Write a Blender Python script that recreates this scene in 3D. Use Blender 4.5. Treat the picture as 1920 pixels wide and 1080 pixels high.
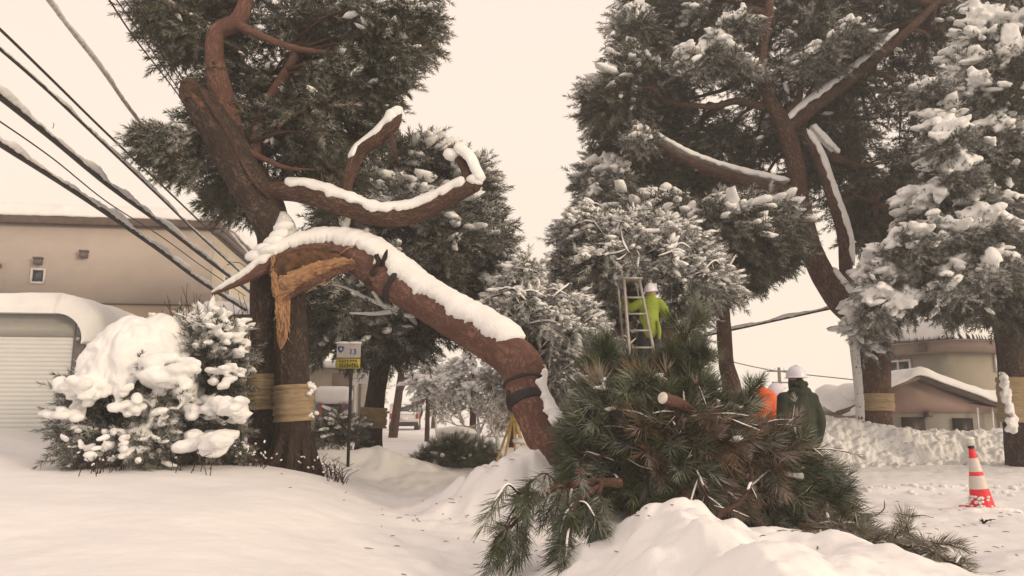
import bpy, math, random
import numpy as np
from mathutils import Vector, Matrix

for o in list(bpy.data.objects):
    bpy.data.objects.remove(o, do_unlink=True)
scene = bpy.context.scene
COL = scene.collection
RNG = np.random.default_rng(7)
random.seed(7)

# ------------------------------------------------------------------ camera
F_PX = 1400.0
PITCH = math.radians(9.13)
CAM_Z = 1.6
cam_d = bpy.data.cameras.new('camera')
cam = bpy.data.objects.new('camera', cam_d)
COL.objects.link(cam)
cam.location = (0, 0, CAM_Z)
cam.rotation_euler = (math.pi/2 + PITCH, 0, 0)
cam_d.sensor_width = 36.0
cam_d.lens = F_PX/1920*36.0
cam_d.clip_start = 0.05
cam_d.clip_end = 2000
scene.camera = cam

# ------------------------------------------------------------------ sky, sun, exposure
SUN_EL, SUN_AZ = math.radians(16), math.radians(125)   # azimuth clockwise from +Y
w = bpy.data.worlds.new('World'); scene.world = w; w.use_nodes = True
nt = w.node_tree; N = nt.nodes; L = nt.links; N.clear()
sky = N.new('ShaderNodeTexSky'); sky.sky_type = 'NISHITA'; sky.sun_disc = False
sky.sun_elevation = SUN_EL; sky.sun_rotation = SUN_AZ; sky.dust_density = 4
tc = N.new('ShaderNodeTexCoord'); sep = N.new('ShaderNodeSeparateXYZ')
L.new(tc.outputs['Generated'], sep.inputs[0])
cr = N.new('ShaderNodeValToRGB')
cr.color_ramp.elements[0].position = 0.0; cr.color_ramp.elements[0].color = (0.955, 0.845, 0.680, 1)
cr.color_ramp.elements[1].position = 0.6; cr.color_ramp.elements[1].color = (0.985, 0.800, 0.700, 1)
L.new(sep.outputs['Z'], cr.inputs[0])
nz = N.new('ShaderNodeTexNoise'); nz.inputs['Scale'].default_value = 1.6; nz.inputs['Detail'].default_value = 3
L.new(tc.outputs['Generated'], nz.inputs['Vector'])
mr = N.new('ShaderNodeMapRange'); mr.inputs['From Min'].default_value = 0.3; mr.inputs['From Max'].default_value = 0.7
mr.inputs['To Min'].default_value = 9.7; mr.inputs['To Max'].default_value = 10.3
L.new(nz.outputs['Fac'], mr.inputs['Value'])
vm = N.new('ShaderNodeVectorMath'); vm.operation = 'SCALE'
L.new(cr.outputs[0], vm.inputs[0]); L.new(mr.outputs[0], vm.inputs['Scale'])
mx = N.new('ShaderNodeMix'); mx.data_type = 'RGBA'; mx.inputs[0].default_value = 0.97   # cloud cover over the clear sky
L.new(sky.outputs[0], mx.inputs[6]); L.new(vm.outputs[0], mx.inputs[7])
bg = N.new('ShaderNodeBackground'); bg.inputs['Strength'].default_value = 0.1
L.new(mx.outputs[2], bg.inputs[0])
wo = N.new('ShaderNodeOutputWorld'); L.new(bg.outputs[0], wo.inputs[0])

sun_d = bpy.data.lights.new('sun', 'SUN'); sun_d.energy = 1.5; sun_d.angle = math.radians(12)
sun_d.color = (1.0, 0.80, 0.55)
sun = bpy.data.objects.new('sun', sun_d); COL.objects.link(sun)
sv = Vector((math.sin(SUN_AZ)*math.cos(SUN_EL), math.cos(SUN_AZ)*math.cos(SUN_EL), math.sin(SUN_EL)))
sun.rotation_euler = sv.to_track_quat('Z', 'Y').to_euler()
sun.location = sv*30
scene.view_settings.view_transform = 'Standard'
scene.view_settings.look = 'None'
scene.view_settings.gamma = 1.0
scene.view_settings.exposure = 0.12
scene.cycles.max_bounces = 6
scene.cycles.diffuse_bounces = 4
scene.cycles.volume_bounces = 2

# ------------------------------------------------------------------ helpers: geometry
SP, CP_ = math.sin(PITCH), math.cos(PITCH)
def P(px, py, D):
    """point of the place seen at (px,py) of the 1920 wide frame and lying D metres ahead"""
    u, v = px-960.0, 540.0-py
    s = D/(F_PX*CP_ - v*SP)
    return np.array([u*s, D, CAM_Z + (F_PX*SP + v*CP_)*s])
def PL(pts, D=None):
    return np.array([P(p[0], p[1], p[2] if len(p) > 2 else D) for p in pts])
def ppm(D): return 1412.0/D

def _hash(ix, iy, iz, seed):
    h = (ix*374761393 + iy*668265263 + iz*1440662683 + seed*974634777) & 0xFFFFFFFF
    h = ((h ^ (h >> 13))*1274126177) & 0xFFFFFFFF
    return ((h ^ (h >> 16)) & 0xFFFFFF)/float(0xFFFFFF)
def vnoise(p, seed=0):
    p = np.asarray(p, float); i = np.floor(p).astype(np.int64); f = p-i; f = f*f*(3-2*f)
    r = 0
    for dx in (0, 1):
        for dy in (0, 1):
            for dz in (0, 1):
                wgt = (f[:, 0] if dx else 1-f[:, 0])*(f[:, 1] if dy else 1-f[:, 1])*(f[:, 2] if dz else 1-f[:, 2])
                r = r + wgt*_hash(i[:, 0]+dx, i[:, 1]+dy, i[:, 2]+dz, seed)
    return r*2-1
def fbm(p, scale=1.0, octv=3, seed=0):
    p = np.asarray(p, float)*scale; r = 0; a = 1
    for k in range(octv):
        r = r + a*vnoise(p, seed+k*17); p = p*2.03+5.1; a *= 0.5
    return r
def sm(a, b, x):
    t = np.clip((x-a)/(b-a), 0, 1); return t*t*(3-2*t)

def catmull(pts, n):
    pts = np.asarray(pts, float)
    k = len(pts)
    if k == 2:
        t = np.linspace(0, 1, n)[:, None]; return pts[0]*(1-t)+pts[1]*t
    e = np.vstack([2*pts[0]-pts[1], pts, 2*pts[-1]-pts[-2]])
    seg = np.linalg.norm(np.diff(pts[:, :3], axis=0), axis=1); cum = np.concatenate([[0], np.cumsum(seg)])
    s = np.linspace(0, cum[-1], n); i = np.clip(np.searchsorted(cum, s, 'right')-1, 0, k-2)
    t = ((s-cum[i])/np.maximum(seg[i], 1e-9))[:, None]
    p0, p1, p2, p3 = e[i], e[i+1], e[i+2], e[i+3]
    return 0.5*((2*p1)+(-p0+p2)*t+(2*p0-5*p1+4*p2-p3)*t*t+(-p0+3*p1-3*p2+p3)*t**3)

class MB:
    """collects geometry for ONE mesh"""
    def __init__(s): s.V = []; s.T = []; s.Q = []; s.TI = []; s.UV = []; s.n = 0; s.mt = []; s.mq = []
    def add(s, V, T=None, Q=None, tint=0.5, uv=None, mi=0):
        V = np.asarray(V, float).reshape(-1, 3)
        if T is not None and len(T): T = np.asarray(T, np.int64); s.T.append(T+s.n); s.mt.append(np.full(len(T), mi))
        if Q is not None and len(Q): Q = np.asarray(Q, np.int64); s.Q.append(Q+s.n); s.mq.append(np.full(len(Q), mi))
        s.V.append(V); s.n += len(V)
        s.TI.append(np.broadcast_to(np.asarray(tint, float), (len(V),)) if np.ndim(tint) < 2 else tint)
        s.UV.append(np.zeros((len(V), 2)) if uv is None else uv)
        return s
    def box(s, c, d, rot=None, tint=0.5, mi=0):
        c = np.asarray(c, float); d = np.asarray(d, float)/2
        v = np.array([[x, y, z] for x in (-1, 1) for y in (-1, 1) for z in (-1, 1)])*d
        if rot is not None: v = v@np.array(rot).T
        q = [[0, 1, 3, 2], [4, 6, 7, 5], [0, 4, 5, 1], [2, 3, 7, 6], [0, 2, 6, 4], [1, 5, 7, 3]]
        return s.add(v+c, Q=q, tint=tint, mi=mi)
    def prism(s, poly, off, mi=0):
        """poly: n 3D points, off: vector; closed solid"""
        poly = np.asarray(poly, float); n = len(poly); off = np.asarray(off, float)
        V = np.vstack([poly, poly+off, poly.mean(0)[None], (poly+off).mean(0)[None]])
        Q = [[i, (i+1) % n, n+(i+1) % n, n+i] for i in range(n)]
        T = [[(i+1) % n, i, 2*n] for i in range(n)]+[[n+i, n+(i+1) % n, 2*n+1] for i in range(n)]
        return s.add(V, T=T, Q=Q, mi=mi)
    def tube(s, pts, rad, segs=10, ns=None, bark=0.0, tint=0.5, seed=0, flat=None, mi=0, bs=(3.0, 1.0)):
        pts = np.asarray(pts, float); rad = np.broadcast_to(np.asarray(rad, float), (len(pts),))
        if ns is None: ns = max(3, len(pts)*4)
        c = catmull(np.hstack([pts, rad[:, None]]), ns); r = np.maximum(c[:, 3], 0.0008); c = c[:, :3]
        t = np.gradient(c, axis=0); t /= np.linalg.norm(t, axis=1)[:, None]+1e-12
        u = np.cross(t[0], [0.13, 0.97, 0.2]);
        if np.linalg.norm(u) < 0.1: u = np.cross(t[0], [1, 0, 0])
        u /= np.linalg.norm(u); U = [u]
        for i in range(1, ns):
            u = U[-1]-t[i]*np.dot(U[-1], t[i]); u /= np.linalg.norm(u)+1e-12; U.append(u)
        U = np.array(U); W = np.cross(t, U)
        a = np.linspace(0, 2*np.pi, segs, endpoint=False)
        seglen = np.linalg.norm(np.diff(c, axis=0), axis=1); al = np.concatenate([[0], np.cumsum(seglen)])
        ring = (np.cos(a)[None, :, None]*U[:, None]+np.sin(a)[None, :, None]*W[:, None])
        R = np.repeat(r[:, None], segs, 1)
        if bark:
            q = np.stack([np.cos(a)[None]*bs[0]+0*al[:, None], np.sin(a)[None]*bs[0]+0*al[:, None], al[:, None]*bs[1]/np.maximum(r.mean()*4, .05)+0*a[None]], -1).reshape(-1, 3)
            R = R*(1+bark*fbm(q, 1.0, 3, seed).reshape(ns, segs))
        V = c[:, None]+ring*R[..., None]
        uv = np.stack([np.repeat(a[None]/(2*np.pi), ns, 0), np.repeat(al[:, None], segs, 1)], -1).reshape(-1, 2)
        i, j = np.meshgrid(np.arange(ns-1), np.arange(segs), indexing='ij'); j2 = (j+1) % segs
        Q = np.stack([i*segs+j, i*segs+j2, (i+1)*segs+j2, (i+1)*segs+j], -1).reshape(-1, 4)
        V = V.reshape(-1, 3); nv = len(V)
        V = np.vstack([V, c[0], c[-1]]); uv = np.vstack([uv, [[0, 0]], [[0, 0]]])
        T = [[(k+1) % segs, k, nv] for k in range(segs)]+[[(ns-1)*segs+k, (ns-1)*segs+(k+1) % segs, nv+1] for k in range(segs)]
        return s.add(V, T=T, Q=Q, tint=tint, uv=uv, mi=mi)
    def snowcap(s, pts, rad, thick, ns=60, seed=0, lo=0.15, rag=0.35, up=(0, 0, 1), minh=0.25):
        """snow lying along the upper side of a tube"""
        pts = np.asarray(pts, float); rad = np.broadcast_to(np.asarray(rad, float), (len(pts),))
        thick = np.broadcast_to(np.asarray(thick, float), (len(pts),))
        c = catmull(np.hstack([pts, rad[:, None], thick[:, None]]), ns); r = c[:, 3]; th = np.maximum(c[:, 4], 0.001); c = c[:, :3]
        t = np.gradient(c, axis=0); t /= np.linalg.norm(t, axis=1)[:, None]+1e-12
        up = np.array(up, float); side = np.cross(t, up); side /= np.linalg.norm(side, axis=1)[:, None]+1e-9
        U = np.cross(side, t); m = 15
        al = np.concatenate([[0], np.cumsum(np.linalg.norm(np.diff(c, axis=0), axis=1))])
        k = np.zeros((ns, 3)); k[:, 0] = al*7; k2 = k.copy(); k2[:, 1] = 31
        l0 = lo+rag*.6*fbm(k, 1, 4, seed)+rag*.25*vnoise(k*4.3, seed+2); l1 = lo+rag*.6*fbm(k2, 1, 4, seed+5)+rag*.25*vnoise(k2*4.3, seed+3)
        rows = []
        endt = np.clip(np.minimum(np.arange(ns), ns-1-np.arange(ns))/3.0, 0.05, 1)**0.5
        ew = (1-np.clip(np.minimum(np.arange(ns), ns-1-np.arange(ns))/max(4.0, ns*.05), 0, 1))**2*1.1; l0 = l0+ew; l1 = l1+ew
        thn = th*endt*(1+0.12*fbm(k*0.18+3, 1, 2, seed+9))
        for q in range(m):
            f = q/(m-1); lc = lo+ew; mid_ = lc*(1-f)+(np.pi-lc)*f; wE = abs(2*f-1)**9; a = mid_*(1-wE)+(l0*(1-f)+(np.pi-l1)*f)*wE; bump = np.sin(np.pi*f)**0.5
            R = r*0.98+np.minimum(0.012, .35*r)+thn*bump
            rows.append(c+side*(np.cos(a)*R)[:, None]+U*(np.sin(a)*R)[:, None])
        for q in range(m-1, -1, -1):
            f = q/(m-1); a = l0*(1-f)+(np.pi-l1)*f
            rows.append(c+side*(np.cos(a)*r*0.9)[:, None]+U*(np.sin(a)*r*0.9)[:, None])
        V = np.array(rows).transpose(1, 0, 2); M = 2*m
        i, j = np.meshgrid(np.arange(ns-1), np.arange(M), indexing='ij'); j2 = (j+1) % M
        Q = np.stack([i*M+j, (i+1)*M+j, (i+1)*M+j2, i*M+j2], -1).reshape(-1, 4)
        V = V.reshape(-1, 3); V = V+(0.02*min(1, float(r.mean())/.06)*fbm(V, 9, 2, seed))[:, None]*np.array([.3, .3, 1])
        return s.add(V, Q=Q)
    def build(s, name, mat, root=None, smooth=True, kind=None):
        V = np.vstack(s.V)
        base = np.array(ROOTLOC.get(root.name, (0, 0, 0))) if root is not None else np.zeros(3)
        V = V-base
        T = np.vstack(s.T) if s.T else np.zeros((0, 3), np.int64); Q = np.vstack(s.Q) if s.Q else np.zeros((0, 4), np.int64)
        me = bpy.data.meshes.new(name)
        me.vertices.add(len(V)); me.vertices.foreach_set('co', V.astype(np.float32).ravel())
        nl = len(T)*3+len(Q)*4
        loops = np.concatenate([T.ravel(), Q.ravel()]).astype(np.int32)
        me.loops.add(nl); me.loops.foreach_set('vertex_index', loops)
        me.polygons.add(len(T)+len(Q))
        st = np.concatenate([np.arange(len(T))*3, len(T)*3+np.arange(len(Q))*4]).astype(np.int32)
        me.polygons.foreach_set('loop_start', st)
        mis = np.concatenate(s.mt+s.mq).astype(np.int32)
        me.polygons.foreach_set('material_index', mis)
        me.update(calc_edges=True)
        if smooth: me.polygons.foreach_set('use_smooth', np.ones(len(T)+len(Q), bool))
        uv = np.vstack(s.UV)
        if np.any(uv):
            l = me.uv_layers.new(name='UVMap'); l.data.foreach_set('uv', uv[loops].astype(np.float32).ravel())
        ti = [np.asarray(x) for x in s.TI]
        a = me.attributes.new('tint', 'FLOAT', 'POINT')
        a.data.foreach_set('value', np.concatenate([x if x.ndim == 1 else x[:, 0] for x in ti]).astype(np.float32))
        if any(x.ndim == 2 for x in ti):
            b = me.attributes.new('frost', 'FLOAT', 'POINT')
            b.data.foreach_set('value', np.concatenate([np.zeros(len(x)) if x.ndim == 1 else x[:, 1] for x in ti]).astype(np.float32))
        me.validate()
        for m in (mat if isinstance(mat, (list, tuple)) else [mat]): me.materials.append(m)
        o = bpy.data.objects.new(name, me); COL.objects.link(o)
        if root is not None: o.parent = root
        if kind: o['kind'] = kind
        return o

ROOTLOC = {}
def thing(name, label, cat, loc, group=None, rotz=0):
    o = bpy.data.objects.new(name, None); COL.objects.link(o); o.empty_display_size = 0.2
    o.location = tuple(float(x) for x in loc); o.rotation_euler = (0, 0, rotz)
    ROOTLOC[o.name] = tuple(float(x) for x in loc)
    o['label'] = label; o['category'] = cat
    if group: o['group'] = group
    return o
def tag(o, label, cat, group=None):
    o['label'] = label; o['category'] = cat
    if group: o['group'] = group
    return o
def sub(child, parent):
    child.parent = parent; return child

# ------------------------------------------------------------------ materials
def new_mat(name, rough=0.8, spec=0.3):
    m = bpy.data.materials.new(name); m.use_nodes = True
    b = m.node_tree.nodes['Principled BSDF']; b.inputs['Roughness'].default_value = rough
    b.inputs['Specular IOR Level'].default_value = spec
    return m, m.node_tree.nodes, m.node_tree.links, b
def noisy(name, c1, c2, scale=6, rough=0.8, bump=0.0, bscale=30, coord='Object', detail=4, spec=0.3, stretch=(1, 1, 1), metal=0):
    m, N, L, b = new_mat(name, rough, spec); b.inputs['Metallic'].default_value = metal
    t = N.new('ShaderNodeTexCoord'); mp = N.new('ShaderNodeMapping'); mp.inputs['Scale'].default_value = stretch
    L.new(t.outputs[coord], mp.inputs[0])
    n = N.new('ShaderNodeTexNoise'); n.inputs['Scale'].default_value = scale; n.inputs['Detail'].default_value = detail
    L.new(mp.outputs[0], n.inputs['Vector'])
    r = N.new('ShaderNodeValToRGB'); r.color_ramp.elements[0].position = .32; r.color_ramp.elements[1].position = .68
    r.color_ramp.elements[0].color = (*c1, 1); r.color_ramp.elements[1].color = (*c2, 1)
    L.new(n.outputs['Fac'], r.inputs[0]); L.new(r.outputs[0], b.inputs['Base Color'])
    if bump:
        n2 = N.new('ShaderNodeTexNoise'); n2.inputs['Scale'].default_value = bscale; n2.inputs['Detail'].default_value = 5
        L.new(mp.outputs[0], n2.inputs['Vector'])
        bp = N.new('ShaderNodeBump'); bp.inputs['Strength'].default_value = bump; bp.inputs['Distance'].default_value = 0.03
        L.new(n2.outputs['Fac'], bp.inputs['Height']); L.new(bp.outputs[0], b.inputs['Normal'])
    return m
SNOW = noisy('snow', (.80, .80, .81), (.88, .88, .88), 3, .75, .25, 22, spec=.15)
SNOWG = noisy('ground_snow', (.80, .80, .81), (.88, .88, .88), .9, .8, .5, 7, spec=.12)
SNOWT = noisy('tree_snow', (.80, .80, .80), (.90, .90, .90), 4, .8, .4, 40, spec=.1)
def bark_mat(name, c1, c2, c3, vs=9.0, bump=.8, snowamt=0.0):
    m, N, L, b = new_mat(name, .9, .15)
    uv = N.new('ShaderNodeUVMap'); mp = N.new('ShaderNodeMapping'); mp.inputs['Scale'].default_value = (9.0, 1.7, 1)
    L.new(uv.outputs[0], mp.inputs[0])
    t = N.new('ShaderNodeTexCoord')
    v = N.new('ShaderNodeTexVoronoi'); v.feature = 'DISTANCE_TO_EDGE'; v.inputs['Scale'].default_value = vs/3
    nw = N.new('ShaderNodeTexNoise'); nw.inputs['Scale'].default_value = 8; L.new(t.outputs['Object'], nw.inputs['Vector'])
    ad = N.new('ShaderNodeVectorMath'); ad.operation = 'MULTIPLY_ADD'
    nw.inputs['Detail'].default_value = 5; L.new(nw.outputs['Color'], ad.inputs[0]); ad.inputs[1].default_value = (1.6, .9, .5); L.new(mp.outputs[0], ad.inputs[2])
    L.new(ad.outputs[0], v.inputs['Vector'])
    n = N.new('ShaderNodeTexNoise'); n.inputs['Scale'].default_value = 3.2; n.inputs['Detail'].default_value = 6
    L.new(t.outputs['Object'], n.inputs['Vector'])
    r = N.new('ShaderNodeValToRGB'); r.color_ramp.elements[0].position = .36; r.color_ramp.elements[1].position = .64
    r.color_ramp.elements[0].color = (*c1, 1); r.color_ramp.elements[1].color = (*c2, 1)
    L.new(n.outputs['Fac'], r.inputs[0])
    vr = N.new('ShaderNodeMapRange'); vr.inputs['From Max'].default_value = .30; L.new(v.outputs['Distance'], vr.inputs[0])
    mxx = N.new('ShaderNodeMix'); mxx.data_type = 'RGBA'; L.new(vr.outputs[0], mxx.inputs[0])
    mxx.inputs[6].default_value = (*c3, 1); L.new(r.outputs[0], mxx.inputs[7])
    out = mxx.outputs[2]
    if snowamt:
        n3 = N.new('ShaderNodeTexNoise'); n3.inputs['Scale'].default_value = 5; n3.inputs['Detail'].default_value = 6; n3.inputs['Roughness'].default_value = .75
        L.new(t.outputs['Object'], n3.inputs['Vector'])
        r3 = N.new('ShaderNodeValToRGB'); r3.color_ramp.elements[0].position = .62-snowamt*.3; r3.color_ramp.elements[1].position = .66-snowamt*.3
        L.new(n3.outputs['Fac'], r3.inputs[0])
        m3 = N.new('ShaderNodeMix'); m3.data_type = 'RGBA'; L.new(r3.outputs[0], m3.inputs[0]); L.new(out, m3.inputs[6]); m3.inputs[7].default_value = (.8, .8, .8, 1)
        out = m3.outputs[2]
    L.new(out, b.inputs['Base Color'])
    bp = N.new('ShaderNodeBump'); bp.inputs['Strength'].default_value = bump; bp.inputs['Distance'].default_value = .02
    L.new(vr.outputs[0], bp.inputs['Height']); bp2 = N.new('ShaderNodeBump'); bp2.inputs['Strength'].default_value = .5; bp2.inputs['Distance'].default_value = .02
    n4 = N.new('ShaderNodeTexNoise'); n4.inputs['Scale'].default_value = 25; n4.inputs['Detail'].default_value = 5; L.new(t.outputs['Object'], n4.inputs['Vector'])
    L.new(n4.outputs['Fac'], bp2.inputs['Height']); L.new(bp.outputs[0], bp2.inputs['Normal']); L.new(bp2.outputs[0], b.inputs['Normal'])
    return m
BARK = bark_mat('dark_bark', (.062, .044, .036), (.125, .092, .078), (.04, .029, .024))
BARKR = bark_mat('red_bark', (.12, .066, .053), (.235, .130, .103), (.105, .056, .045), 8, .45)
BARKS = bark_mat('snowy_bark', (.075, .052, .042), (.15, .11, .09), (.035, .025, .02), 9, .8, .75)
BARKM = bark_mat('brown_bark', (.11, .065, .05), (.20, .125, .095), (.06, .035, .028), 9, .7)
WOOD = noisy('torn_wood', (.30, .145, .075), (.66, .41, .23), 1.6, .75, .7, 3.5, coord='UV', stretch=(2.2, 22, 1), spec=.2, detail=6)
WOOD_SHADE = noisy('hollow_shade', (.05, .03, .02), (.16, .08, .04), 9, .9, .9, 20)  # dark wood tone carrying the shade inside the hollows
STRAW = noisy('straw_wrap', (.30, .225, .14), (.50, .385, .245), 12, .9, .8, 40, stretch=(.5, .5, 6))
BAND = noisy('dark_band', (.018, .015, .015), (.035, .03, .03), 12, .7)
def needle_mat(name, ca, cb, cc, ramp_c=.88, frost=True):
    m, N, L, b = new_mat(name, .7, .2)
    at = N.new('ShaderNodeAttribute'); at.attribute_name = 'tint'
    r = N.new('ShaderNodeValToRGB'); e = r.color_ramp.elements
    e[0].position = 0; e[0].color = (*ca, 1); e[1].position = ramp_c-.06; e[1].color = (*cb, 1)
    x = e.new(ramp_c); x.color = (*cc, 1)
    L.new(at.outputs['Fac'], r.inputs[0]); out = r.outputs[0]
    if frost:
        af = N.new('ShaderNodeAttribute'); af.attribute_name = 'frost'
        g = N.new('ShaderNodeNewGeometry'); s = N.new('ShaderNodeSeparateXYZ'); L.new(g.outputs['Normal'], s.inputs[0])
        mr = N.new('ShaderNodeMapRange'); mr.inputs['From Min'].default_value = -.5; mr.inputs['From Max'].default_value = .35
        L.new(s.outputs['Z'], mr.inputs[0]); mu = N.new('ShaderNodeMath'); mu.operation = 'MULTIPLY'
        L.new(mr.outputs[0], mu.inputs[0]); L.new(af.outputs['Fac'], mu.inputs[1])
        m3 = N.new('ShaderNodeMix'); m3.data_type = 'RGBA'; L.new(mu.outputs[0], m3.inputs[0]); L.new(out, m3.inputs[6]); m3.inputs[7].default_value = (.82, .82, .82, 1)
        out = m3.outputs[2]
    L.new(out, b.inputs['Base Color'])
    return m
NEED = needle_mat('pine_needles', (.032, .035, .024), (.080, .082, .052), (.13, .095, .06))
NEEDW = needle_mat('frosted_needles', (.045, .048, .032), (.10, .10, .065), (.15, .11, .07))
NEEDP = needle_mat('fresh_needles', (.036, .052, .028), (.095, .115, .055), (.19, .13, .075), .86)
NEEDB = needle_mat('withered_needles', (.09, .06, .042), (.21, .14, .095), (.27, .19, .13), .8)

# ------------------------------------------------------------------ foliage templates
def icosphere(sub=1):
    t = (1+5**.5)/2
    v = [(-1, t, 0), (1, t, 0), (-1, -t, 0), (1, -t, 0), (0, -1, t), (0, 1, t), (0, -1, -t), (0, 1, -t), (t, 0, -1), (t, 0, 1), (-t, 0, -1), (-t, 0, 1)]
    f = [(0, 11, 5), (0, 5, 1), (0, 1, 7), (0, 7, 10), (0, 10, 11), (1, 5, 9), (5, 11, 4), (11, 10, 2), (10, 7, 6), (7, 1, 8), (3, 9, 4), (3, 4, 2), (3, 2, 6), (3, 6, 8), (3, 8, 9), (4, 9, 5), (2, 4, 11), (6, 2, 10), (8, 6, 7), (9, 8, 1)]
    v = [np.array(x, float)/np.linalg.norm(x) for x in v]
    for _ in range(sub):
        c = {}; nf = []
        def mid(a, b):
            k = (min(a, b), max(a, b))
            if k not in c:
                m = v[a]+v[b]; v.append(m/np.linalg.norm(m)); c[k] = len(v)-1
            return c[k]
        for a, b, d in f:
            x, y, z = mid(a, b), mid(b, d), mid(d, a); nf += [(a, x, z), (b, y, x), (d, z, y), (x, y, z)]
        f = nf
    return np.array(v), np.array(f)
ICO0, ICO1, ICO2 = icosphere(0), icosphere(1), icosphere(2)

def shoot_tpl(rng, n=24, ln=.09, wd=.012, L=.2, a0=35, a1=70, bend=0.0, two=False):
    """one shoot along +Z (unit length L) with n needles; thin triangles"""
    V = []; T = []
    for i in range(n):
        f = (i+rng.random())/n; z = L*f; az = rng.random()*2*math.pi
        an = math.radians(a1*(1-f)+a0*f+rng.normal()*8)*(1 if f < .93 else .4)
        l = ln*(.75+.5*rng.random())*(1 if f < .8 else .85)
        d = np.array([math.cos(az)*math.sin(an), math.sin(az)*math.sin(an), math.cos(an)])
        s = np.cross(d, [math.cos(az+1.3), math.sin(az+1.3), .3]); s /= np.linalg.norm(s); s *= wd/2
        b = np.array([0, 0, z]); k = len(V)
        if two:
            m = b+d*l*.5; e = b+d*l*.95+np.array([0, 0, 1])*l*.1*bend
            V += [b-s*.7, b+s*.7, m+s, m-s, e]; T += [[k, k+1, k+2], [k, k+2, k+3], [k+3, k+2, k+4]]
        else:
            V += [b-s, b+s, b+d*l]; T += [[k, k+1, k+2]]
    k = len(V); w = wd*.5
    V += [[-w, 0, 0], [w, 0, 0], [0, 0, L], [0, -w, 0], [0, w, 0], [0, 0, L]]; T += [[k, k+1, k+2], [k+3, k+4, k+5]]
    return np.array(V), np.array(T)
rt = np.random.default_rng(3)
TPL_S = [shoot_tpl(rt, 26, .085, .013, .20, 25, 62) for _ in range(6)]       # short needled shoot
TPL_L = [shoot_tpl(rt, 34, .17, .0065, .16, 12, 60, 1, True) for _ in range(6)]  # long needled brush

def frames(d, rng):
    d = d/(np.linalg.norm(d, axis=1)[:, None]+1e-9)
    h = np.where(np.abs(d[:, 2:3]) < .9, [[0, 0, 1.]], [[1., 0, 0]]); u = np.cross(h, d); u /= np.linalg.norm(u, axis=1)[:, None]
    v = np.cross(d, u); a = rng.random(len(d))*2*np.pi
    u2 = u*np.cos(a)[:, None]+v*np.sin(a)[:, None]; v2 = np.cross(d, u2)
    return u2, v2, d
def place(mb, tpls, pos, dirs, scale, tint, frost, rng):
    n = len(pos)
    if n == 0: return
    scale = np.broadcast_to(np.asarray(scale, float), (n,))
    which = rng.integers(0, len(tpls), n); U, V_, D_ = frames(dirs, rng)
    for k, (tv, tf) in enumerate(tpls):
        m = np.where(which == k)[0]
        if not len(m): continue
        W = pos[m][:, None]+scale[m][:, None, None]*(tv[None, :, 0:1]*U[m][:, None]+tv[None, :, 1:2]*V_[m][:, None]+tv[None, :, 2:3]*D_[m][:, None])
        F = (tf[None]+(np.arange(len(m))*len(tv))[:, None, None]).reshape(-1, 3)
        ti = np.stack([np.repeat(tint[m], len(tv)), np.repeat(frost[m], len(tv))], -1)
        mb.add(W.reshape(-1, 3), T=F, tint=ti)
def blobs(mb, pos, dirs, sx, sy, sz, rng, ico=ICO1, lump=.18):
    """snow lumps: long axis along the horizontal part of dirs"""
    n = len(pos)
    if n == 0: return
    tv, tf = ico
    d = np.array(dirs, float); d /= np.linalg.norm(d, axis=1)[:, None]+1e-9
    z = np.tile([0, 0, 1.], (n, 1))+rng.normal(0, .15, (n, 3)); s = np.cross(z, d); s /= np.linalg.norm(s, axis=1)[:, None]+1e-9
    z = np.cross(d, s); a = lambda q: np.broadcast_to(np.asarray(q, float), (n,))[:, None, None]
    q = 1+lump*rng.normal(0, 1, (n, len(tv), 1))*.6
    W = pos[:, None]+q*(a(sx)*tv[None, :, 0:1]*d[:, None]+a(sy)*tv[None, :, 1:2]*s[:, None]+a(sz)*tv[None, :, 2:3]*z[:, None])
    F = (tf[None]+(np.arange(n)*len(tv))[:, None, None]).reshape(-1, 3)
    mb.add(W.reshape(-1, 3), T=F)

def inpoly(pt, poly):
    x, y = pt; c = False; n = len(poly)
    for i in range(n):
        x1, y1 = poly[i]; x2, y2 = poly[(i+1) % n]
        if (y1 > y) != (y2 > y) and x < (x2-x1)*(y-y1)/(y2-y1)+x1: c = not c
    return c
def edged(pt, poly):
    p = np.array(pt); b = 1e9; n = len(poly)
    for i in range(n):
        a = np.array(poly[i], float); e = np.array(poly[(i+1) % n], float)-a
        t = np.clip(np.dot(p-a, e)/np.dot(e, e), 0, 1); b = min(b, np.linalg.norm(a+t*e-p))
    return b
def pads_in(poly, D, thick, n, rpx, rng, holes=(), flat=.5, outl=0.0, shrink=.55):
    """foliage pads filling a crown: list of (centre, radii)"""
    xs = [p[0] for p in poly]; ys = [p[1] for p in poly]; out = []; tries = 0
    while len(out) < n and tries < n*40:
        tries += 1; x, y = rng.uniform(min(xs), max(xs)), rng.uniform(min(ys), max(ys))
        if not inpoly((x, y), poly): continue
        ed = edged((x, y), poly); r = rpx*rng.uniform(.7, 1.25)
        if ed < r*shrink:
            r = max(ed/shrink, rpx*.3)
            if ed < rpx*.18: continue
        if any(((x-h[0])/(h[2]+r*.6))**2+((y-h[1])/(h[3]+r*.6*flat))**2 < 1 for h in holes): continue
        dd = D+rng.uniform(-1, 1)*thick*min(1, math.sqrt(ed/140.0)+.15)
        R = r/ppm(D); out.append((P(x, y, dd), np.array([R, R, R*flat])))
    return out
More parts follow.
